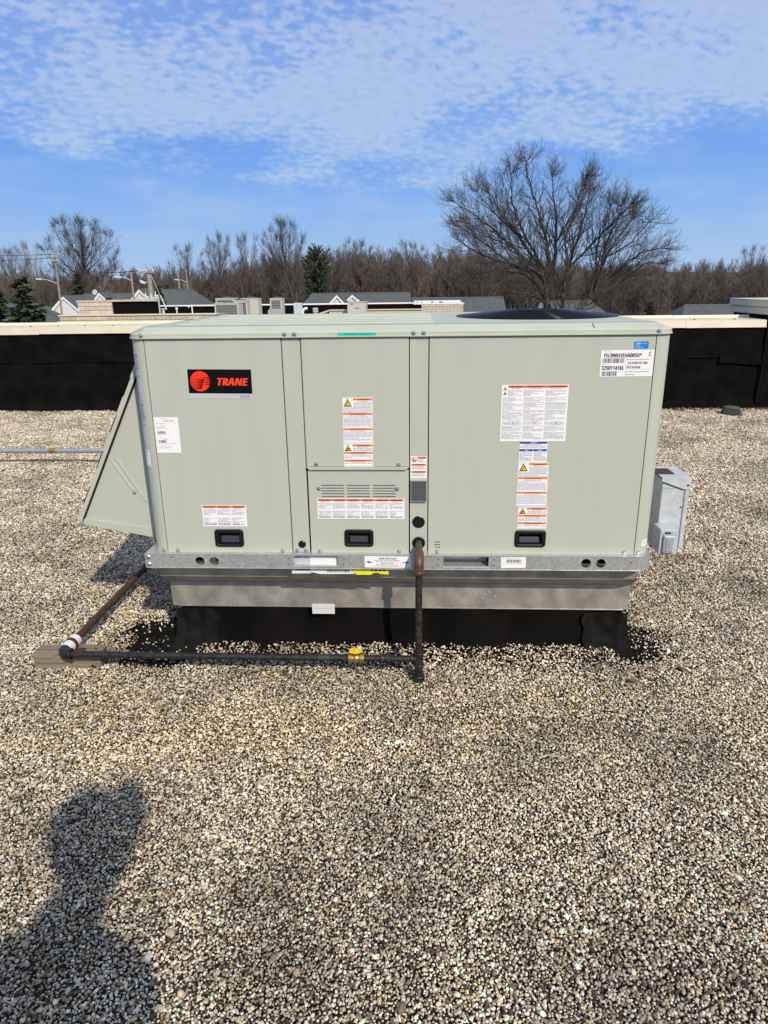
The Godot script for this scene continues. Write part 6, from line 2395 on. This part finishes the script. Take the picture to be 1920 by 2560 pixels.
func street() -> void:
	var mb: MB
	var p := thing("utility_pole", "weathered utility pole with crossarm and three grey transformers", "utility pole")
	mb = MB.new()
	mb.rod(Vector3(-14.90, LOW, -37.13), Vector3(-14.86, 2.67, -37.13), 0.13, 14)
	made("pole", mb, M.pole_wood, p)
	mb = MB.new()
	mb.box(Vector3(-14.93, 2.52, -37.0), Vector3(0.85, 0.10, 0.10), 0.01)
	made("crossarm", mb, M.pole_wood, p)
	for x in [-15.3, -14.95, -14.58]:
		mb = MB.new()
		mb.lathe([[0.03, 0.0], [0.055, 0.03], [0.035, 0.06], [0.045, 0.10], [0.0, 0.13]], Vector3(x, 2.57, -37.0), 10)
		made("insulator", mb, M.pipe_white, p)
	for g in [[-15.02, -36.85, 1.22], [-14.70, -36.8, 1.16], [-14.52, -37.0, 1.27]]:
		mb = MB.new()
		mb.lathe([[0.0, -0.95], [0.13, -0.95], [0.14, -0.90], [0.14, -0.06], [0.15, -0.04], [0.15, 0.0], [0.10, 0.05], [0.0, 0.07]], Vector3(g[0], g[2], g[1]), 16)
		var tr := made("transformer", mb, M.can_grey, p)
		mb = MB.new()
		mb.lathe([[0.025, 0.0], [0.035, 0.05], [0.02, 0.10], [0.03, 0.15], [0.0, 0.2]], Vector3(g[0] - 0.05, g[2] + 0.05, g[1]), 8)
		made("bushing", mb, M.pipe_white, tr)
	mb = MB.new()
	for k in 3:
		mb.box(Vector3(-15.30 + 0.085 * k, 2.03 - 0.02 * k, -36.95), Vector3(0.045, 0.2, 0.05), 0.01, Basis(Vector3.BACK, 0.5))
	mb.rod(Vector3(-15.35, 1.98, -37.0), Vector3(-14.9, 2.02, -37.13), 0.02, 6)
	made("cutouts", mb, M.pipe_white, p)
	mb = MB.new()
	mb.rod(Vector3(-14.75, 2.4, -37.1), Vector3(-14.02, 0.9, -36.6), 0.012, 6)
	mb.rod(Vector3(-14.2, 1.27, -36.75), Vector3(-13.86, 0.55, -36.5), 0.04, 8)
	made("guy_wire", mb, M.can_grey, p)
	mb = MB.new()
	var path := PackedVector3Array()
	for k in 13:
		var t := k / 12.0
		path.append(Vector3(-15.3, 2.62, -37.0).lerp(Vector3(-30.1, 3.9, -57.1), t) + Vector3(0, -1.6 * t * (1.0 - t), 0))
	mb.tube(path, same(13, 0.02), 5)
	tag(made("power_line", mb, M.wire_black), "sagging power line from the transformer pole towards the far left pole", "power line")
	for k in 2:
		mb = MB.new()
		path = PackedVector3Array()
		for q in 13:
			var t := q / 12.0
			path.append(Vector3(-30.1, 4.15 + 0.30 * k, -57.1).lerp(Vector3(-62.0, 5.6 + 0.7 * k, -84.0), t) + Vector3(0, -1.2 * t * (1.0 - t), 0))
		mb.tube(path, same(13, 0.022), 5)
		tag(made("power_line", mb, M.wire_black), ["lower power line running left from the tall pale pole", "upper power line running left from the tall pale pole"][k], "power line")
	p = thing("tall_pole", "tall pale utility pole with small crossarms at the left", "utility pole")
	mb = MB.new()
	mb.tube(PackedVector3Array([Vector3(-30.35, LOW, -57.13), Vector3(-30.1, 4.6, -57.13)]), PackedFloat32Array([0.10, 0.07]), 12)
	made("pole", mb, M.pole_wood, p)
	mb = MB.new()
	mb.box(Vector3(-30.15, 4.2, -57.0), Vector3(1.2, 0.09, 0.09), 0.01)
	mb.box(Vector3(-30.15, 3.9, -57.0), Vector3(0.7, 0.08, 0.09), 0.01)
	made("crossarm", mb, M.pole_wood, p)
	mb = MB.new()
	mb.tube(PackedVector3Array([Vector3(-30.25, 2.15, -57.1), Vector3(-31.0, 2.45, -57.0), Vector3(-31.5, 2.5, -57.0)]), PackedFloat32Array([0.03, 0.028, 0.025]), 8)
	made("lamp_arm", mb, M.can_grey, p)
	mb = MB.new()
	mb.box(Vector3(-31.68, 2.50, -57.0), Vector3(0.46, 0.10, 0.22), 0.03, Basis(Vector3.BACK, -0.06))
	made("lamp_head", mb, M.pipe_white, p)
	for g in [[-21.85, 3.06, -52.13, -23.05, 2.50, 2.25, "street lamp on a wooden pole left of the transformer pole"], [-24.0, 3.5, -72.13, -25.2, 2.45, 2.15, "farther street lamp on a wooden pole right of the transformer pole"]]:
		p = thing("street_lamp", g[6], "street lamp", Vector3.ZERO, "street lamps")
		mb = MB.new()
		mb.tube(PackedVector3Array([Vector3(g[0] - 0.03, LOW, g[2]), Vector3(g[0], g[1], g[2])]), PackedFloat32Array([0.10, 0.065]), 12)
		made("pole", mb, M.pole_wood, p)
		mb = MB.new()
		mb.tube(PackedVector3Array([Vector3(g[0], g[5], g[2] + 0.1), Vector3(g[3] + 0.7, g[4] - 0.03, g[2] + 0.1), Vector3(g[3] + 0.35, g[4], g[2] + 0.1)]), PackedFloat32Array([0.032, 0.03, 0.028]), 8)
		made("lamp_arm", mb, M.can_grey, p)
		mb = MB.new()
		mb.box(Vector3(g[3] + 0.2, g[4], g[2] + 0.1), Vector3(0.5, 0.10, 0.22), 0.035, Basis(Vector3.BACK, -0.08))
		made("lamp_head", mb, M.pipe_white, p)
	mb = MB.new()
	mb.tube(PackedVector3Array([Vector3(-24.86, LOW, -72.0), Vector3(-24.82, 3.3, -72.0)]), PackedFloat32Array([0.12, 0.08]), 10)
	tag(made("bare_pole", mb, M.pole_wood), "plain wooden pole just left of the farther street lamp", "pole")


# ---------------------------------------------------------------- sky
func sky_image(W: int) -> Image:
	var H := W / 2
	var data := PackedByteArray()
	data.resize(W * H * 3)
	# noise pictures of the cloud layer, looked up by where a sight line meets it
	var n := 1024
	var pic := []
	for q in [[0.012, 4, 5], [0.030, 4, 9], [0.0035, 3, 2]]:
		var f := FastNoiseLite.new()
		f.seed = q[2]
		f.frequency = q[0]
		f.fractal_octaves = q[1]
		f.fractal_gain = 0.55
		if q[2] == 9:
			f.domain_warp_enabled = true
			f.domain_warp_amplitude = 18.0
			f.domain_warp_frequency = 0.02
		var side := 2048 if q[2] == 9 else n
		pic.append(f.get_seamless_image(side, side, false, false, 0.12, true).get_data())
	var big: PackedByteArray = pic[0]
	var small: PackedByteArray = pic[1]
	var huge: PackedByteArray = pic[2]
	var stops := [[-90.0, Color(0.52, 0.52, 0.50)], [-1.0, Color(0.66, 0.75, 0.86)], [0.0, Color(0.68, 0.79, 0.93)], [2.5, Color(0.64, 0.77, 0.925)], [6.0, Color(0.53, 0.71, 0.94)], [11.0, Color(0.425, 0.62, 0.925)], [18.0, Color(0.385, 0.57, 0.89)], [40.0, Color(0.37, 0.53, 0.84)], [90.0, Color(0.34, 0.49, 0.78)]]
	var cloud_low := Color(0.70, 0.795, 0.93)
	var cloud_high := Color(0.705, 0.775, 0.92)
	for j in H:
		var el := PI / 2 - PI * (j + 0.5) / H
		var deg := rad_to_deg(el)
		var base: Color = stops[-1][1]
		for k in stops.size() - 1:
			if deg >= stops[k][0] and deg < stops[k + 1][0]:
				base = stops[k][1].lerp(stops[k + 1][1], (deg - stops[k][0]) / (stops[k + 1][0] - stops[k][0]))
		var o := j * W * 3
		if deg < 1.0:
			var r8 := int(base.r * 255.0)
			var g8 := int(base.g * 255.0)
			var b8 := int(base.b * 255.0)
			for i in W:
				data[o] = r8; data[o + 1] = g8; data[o + 2] = b8
				o += 3
			continue
		var reach := 1.0 / (tan(el) + 0.035)
		var cl := cloud_low.lerp(cloud_high, clampf((deg - 8.0) / 10.0, 0, 1)).lerp(Color(0.80, 0.82, 0.875), smoothstep(18.0, 48.0, deg))  # overhead cloud, out of view, whitened to give shadows a neutral fill
		var soft := (1.0 / (tan(el) + 0.20)) / reach   # high puffs have depth: less foreshortened
		for i in W:
			var az := TAU * (i + 0.5) / W
			var sx := sin(az) * reach
			var cz := cos(az) * reach
			# cloud streets run from the lower right to the upper left of the view
			var u := sx * 0.92 + cz * 0.38
			var v := -sx * 0.38 + cz * 0.92
			var a := int(u * soft * 110.0 + 4096.0) & 1023
			var b := int(v * soft * 150.0 + 4096.0) & 1023
			var c := int(u * soft * 620.0 + 16384.0) & 2047
			var d := int(v * soft * 800.0 + 16384.0) & 2047
			var e := int(sx * 42.0 + 4346.0) & 1023
			var g := int(cz * 42.0 + 4396.0) & 1023
			var cover := huge[g * 1024 + e] / 255.0
			var mid := big[b * 1024 + a] / 255.0
			var fin := small[d * 2048 + c] / 255.0
			# the deck ends along a ragged line low in the sky
			var lean := sin(az - 0.035)
			var low := 6.9 + (4.6 if lean * cos(az) < 0.0 else 8.0) * pow(absf(lean), 0.8)
			var deck := clampf((deg - low + (mid - 0.5) * 6.0 + (fin - 0.5) * 3.0) * 0.42 + 0.45, 0.0, 1.0)
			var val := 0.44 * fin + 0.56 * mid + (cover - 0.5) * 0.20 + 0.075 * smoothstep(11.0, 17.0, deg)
			var k := clampf((val - 0.25) * 2.5, 0.0, 1.0)
			k = k * k * (3.0 - 2.0 * k)
			# smoother along the edge of the deck
			k = lerpf(maxf(k, 0.72 + 0.28 * fin), k, clampf((deg - low) * 0.33 - 0.35, 0.0, 1.0)) * deck
			# faint streaks below it
			k = maxf(k, clampf((cover * 0.8 + mid * 0.8 - 0.80) * 1.4, 0.0, 0.42) * clampf(deg * 0.4 - 0.8, 0.0, 1.0))
			k = maxf(k, 0.40 * deck) * (0.80 + 0.20 * fin)
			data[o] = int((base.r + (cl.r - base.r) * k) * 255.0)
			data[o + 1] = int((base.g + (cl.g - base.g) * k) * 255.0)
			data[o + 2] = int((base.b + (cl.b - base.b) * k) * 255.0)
			o += 3
	return Image.create_from_data(W, H, false, Image.FORMAT_RGB8, data)


# ---------------------------------------------------------------- the person who takes the picture, behind the camera
func capsule_dist(p: Vector3, a: Vector3, b: Vector3, ra: float, rb: float) -> float:
	var ab := b - a
	var t := clampf((p - a).dot(ab) / maxf(ab.length_squared(), 1e-9), 0.0, 1.0)
	return p.distance_to(a + ab * t) - lerpf(ra, rb, t)


# surface nets over the union of tapered bones [a, b, ra, rb]
func flesh(mb: MB, bones: Array, cell: float, blend: float) -> void:
	var lo := Vector3.INF
	var hi := -Vector3.INF
	for q in bones:
		var m := Vector3.ONE * (maxf(q[2], q[3]) + cell * 2.0 + blend)
		lo = lo.min(q[0] - m).min(q[1] - m)
		hi = hi.max(q[0] + m).max(q[1] + m)
	var n := Vector3i(((hi - lo) / cell).ceil()) + Vector3i.ONE
	var field := PackedFloat32Array()
	field.resize(n.x * n.y * n.z)
	field.fill(9.0)
	for q in bones:
		var m := Vector3.ONE * (maxf(q[2], q[3]) + cell * 2.0 + blend)
		var a := Vector3i(((q[0].min(q[1]) - m - lo) / cell).floor()).clamp(Vector3i.ZERO, n - Vector3i.ONE)
		var b := Vector3i(((q[0].max(q[1]) + m - lo) / cell).ceil()).clamp(Vector3i.ZERO, n - Vector3i.ONE)
		for z in range(a.z, b.z + 1):
			for y in range(a.y, b.y + 1):
				for x in range(a.x, b.x + 1):
					var d := capsule_dist(lo + Vector3(x, y, z) * cell, q[0], q[1], q[2], q[3])
					var i := x + n.x * (y + n.y * z)
					var h := clampf(0.5 + 0.5 * (field[i] - d) / blend, 0.0, 1.0)
					field[i] = lerpf(field[i], d, h) - blend * h * (1.0 - h) if absf(field[i] - d) < blend else minf(field[i], d)
	var at := {}
	for z in n.z - 1:
		for y in n.y - 1:
			for x in n.x - 1:
				var sum := Vector3.ZERO
				var cnt := 0
				var i0 := x + n.x * (y + n.y * z)
				var any := field[i0] < 0.0
				var mixed := false
				var vals := []
				for c in 8:
					var f := field[i0 + (c & 1) + n.x * ((c >> 1) & 1) + n.x * n.y * (c >> 2)]
					vals.append(f)
					if (f < 0.0) != any: mixed = true
				if not mixed: continue
				for e in [[0, 1], [2, 3], [4, 5], [6, 7], [0, 2], [1, 3], [4, 6], [5, 7], [0, 4], [1, 5], [2, 6], [3, 7]]:
					var fa: float = vals[e[0]]
					var fb: float = vals[e[1]]
					if (fa < 0.0) != (fb < 0.0):
						var t := fa / (fa - fb)
						var pa := Vector3(e[0] & 1, (e[0] >> 1) & 1, e[0] >> 2)
						var pb := Vector3(e[1] & 1, (e[1] >> 1) & 1, e[1] >> 2)
						sum += pa.lerp(pb, t)
						cnt += 1
				var g := Vector3(vals[1] - vals[0] + vals[3] - vals[2] + vals[5] - vals[4] + vals[7] - vals[6], vals[2] - vals[0] + vals[3] - vals[1] + vals[6] - vals[4] + vals[7] - vals[5], vals[4] - vals[0] + vals[5] - vals[1] + vals[6] - vals[2] + vals[7] - vals[3])
				at[i0] = mb.vert(lo + (Vector3(x, y, z) + sum / cnt) * cell, g.normalized())
	var step := [1, n.x, n.x * n.y]
	for z in range(1, n.z - 1):
		for y in range(1, n.y - 1):
			for x in range(1, n.x - 1):
				var i := x + n.x * (y + n.y * z)
				for ax in 3:
					if (field[i] < 0.0) != (field[i + step[ax]] < 0.0):
						var u: int = step[(ax + 1) % 3]
						var w: int = step[(ax + 2) % 3]
						if at.has(i) and at.has(i - u) and at.has(i - u - w) and at.has(i - w):
							mb.quad_i(at[i], at[i - u], at[i - u - w], at[i - w])


func photographer() -> void:
	var p := thing("person", "person in dark clothes holding up a phone behind the camera", "person")
	var sh_l := Vector3(-0.11, 1.47, 3.30)
	var sh_r := Vector3(0.235, 1.45, 3.30)
	var el_l := Vector3(-0.17, 1.31, 3.12)
	var el_r := Vector3(-0.07, 1.29, 3.14)
	var wr_l := Vector3(0.035, 1.565, 2.975)
	var wr_r := Vector3(0.105, 1.555, 2.975)
	var bones := [[Vector3(0.10, 1.02, 3.34), Vector3(0.10, 1.36, 3.33), 0.185, 0.165], [Vector3(0.00, 1.40, 3.33), Vector3(0.16, 1.40, 3.33), 0.135, 0.135], [Vector3(0.08, 1.56, 3.30), Vector3(0.20, 1.46, 3.31), 0.065, 0.065], [Vector3(0.08, 1.56, 3.30), Vector3(-0.06, 1.48, 3.31), 0.065, 0.065],
		[sh_l, el_l, 0.062, 0.048], [el_l, wr_l, 0.047, 0.032], [sh_r, el_r, 0.062, 0.048], [el_r, wr_r, 0.047, 0.032],
		[Vector3(0.0, 1.0, 3.34), Vector3(0.16, 1.0, 3.34), 0.13, 0.13], [Vector3(-0.01, 0.95, 3.34), Vector3(-0.05, 0.52, 3.32), 0.092, 0.062], [Vector3(-0.05, 0.52, 3.32), Vector3(-0.06, 0.10, 3.36), 0.060, 0.045],
		[Vector3(0.17, 0.95, 3.34), Vector3(0.21, 0.52, 3.33), 0.092, 0.062], [Vector3(0.21, 0.52, 3.33), Vector3(0.22, 0.10, 3.37), 0.060, 0.045],
		[Vector3(-0.06, 0.055, 3.38), Vector3(-0.07, 0.045, 3.20), 0.05, 0.04], [Vector3(0.22, 0.055, 3.39), Vector3(0.24, 0.045, 3.21), 0.05, 0.04]]
	var mb := MB.new()
	flesh(mb, bones, 0.018, 0.05)
	made("clothed_body", mb, M.cloth_dark, p)
	mb = MB.new()
	var hc := Vector3(0.095, 1.785, 3.20)
	flesh(mb, [[Vector3(0.08, 1.50, 3.32), Vector3(0.08, 1.66, 3.25), 0.06, 0.055], [hc + Vector3(0, 0.025, 0.02), hc + Vector3(0, 0.02, -0.02), 0.096, 0.09], [hc + Vector3(0, -0.05, -0.035), hc + Vector3(0, -0.085, -0.045), 0.06, 0.048],
		[hc + Vector3(0, 0.0, -0.10), hc + Vector3(0, -0.025, -0.122), 0.010, 0.014], [hc + Vector3(-0.088, -0.01, 0.0), hc + Vector3(-0.088, -0.03, 0.0), 0.022, 0.018], [hc + Vector3(0.088, -0.01, 0.0), hc + Vector3(0.088, -0.03, 0.0), 0.022, 0.018],
		[hc + Vector3(-0.02, -0.055, -0.098), hc + Vector3(0.02, -0.055, -0.098), 0.009, 0.009]], 0.008, 0.022)
	made("head", mb, M.skin, p)
	mb = MB.new()
	for s in [-1.0, 1.0]:
		mb.lathe([[0.0, -0.011], [0.008, -0.008], [0.011, 0.0], [0.008, 0.008], [0.0, 0.011]], hc + Vector3(s * 0.032, 0.004, -0.092), 10, Basis(), true)
	made("eyes", mb, M.ink, p)
	mb = MB.new()
	flesh(mb, [[hc + Vector3(0, 0.045, 0.03), hc + Vector3(0, 0.05, -0.02), 0.112, 0.104], [hc + Vector3(0, 0.0, 0.05), hc + Vector3(0, -0.04, 0.055), 0.085, 0.07]], 0.012, 0.03)
	made("hair", mb, M.dark_inside, p)
	for s in [-1.0, 1.0]:
		mb = MB.new()
		var w: Vector3 = wr_l if s < 0.0 else wr_r
		var palm := Vector3(0.095 + s * 0.045, 1.632, 2.925)
		var hand := [[w, palm, 0.028, 0.026], [palm, palm + Vector3(-s * 0.008, 0.03, -0.008), 0.026, 0.024]]
		for k in 4:
			var root := palm + Vector3(s * 0.006, 0.038 - 0.021 * k, -0.018)
			hand.append([root, root + Vector3(0, 0.004, -0.032 + 0.003 * absf(k - 1.4)), 0.0095, 0.009])
			hand.append([root + Vector3(0, 0.004, -0.032 + 0.003 * absf(k - 1.4)), root + Vector3(-s * 0.024, 0.006, -0.036), 0.009, 0.0078])
		hand.append([palm + Vector3(-s * 0.006, -0.008, 0.012), palm + Vector3(-s * 0.018, 0.030, 0.014), 0.0125, 0.0105])
		hand.append([palm + Vector3(-s * 0.018, 0.030, 0.014), palm + Vector3(-s * 0.030, 0.052, 0.008), 0.0105, 0.0088])
		flesh(mb, hand, 0.005, 0.008)
		made("hand", mb, M.skin, p)
	mb = MB.new()
	mb.box(Vector3.ZERO, Vector3(0.074, 0.155, 0.008), 0.003)
	var ph := made("phone", mb, M.black_plastic)
	ph.position = Vector3(0.096, 1.655, 2.893)
	ph.rotation = Vector3(deg_to_rad(-18.09), deg_to_rad(3.02), 0)
	tag(ph, "black phone held up by the person behind the camera", "phone")


func _ready() -> void:
	rng.seed = 7
	var cam := Camera3D.new()
	cam.name = "camera"
	cam.transform = Transform3D(Basis(Vector3.UP, deg_to_rad(3.02)) * Basis(Vector3.RIGHT, deg_to_rad(-18.09)) * Basis(Vector3.BACK, deg_to_rad(-0.76)), Vector3(0.096, 1.706, 2.87))
	cam.fov = 72.68
	cam.near = 0.05
	cam.far = 4000.0
	add_child(cam)
	cam.current = true
	var env := Environment.new()
	env.background_mode = Environment.BG_SKY
	var sky := Sky.new()
	var sm := PanoramaSkyMaterial.new()
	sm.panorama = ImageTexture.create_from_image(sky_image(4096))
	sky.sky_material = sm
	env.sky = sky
	env.background_energy_multiplier = 1.0
	env.tonemap_mode = Environment.TONE_MAPPER_LINEAR
	env.tonemap_exposure = 1.0
	env.sdfgi_enabled = true
	env.ssao_enabled = true
	env.ssil_enabled = true
	var we := WorldEnvironment.new()
	we.name = "sky"
	we.environment = env
	add_child(we)
	var sun := DirectionalLight3D.new()
	sun.name = "sun"
	sun.light_energy = 1.22
	sun.light_color = Color(1.0, 0.95, 0.86)
	sun.light_angular_distance = 0.9
	sun.shadow_enabled = true
	var to := Vector3(0.364, 0.599, 0.713).normalized()
	sun.look_at_from_position(to * 30.0, Vector3.ZERO)
	add_child(sun)
	materials()
	terrain()
	gravel()
	parapet()
	far_building()
	houses()
	woods()
	solitary_trees()
	street()
	curb_and_adapter()
	rooftop_unit()
	gas_pipe()
	electrical()
	roof_drain()
	photographer()
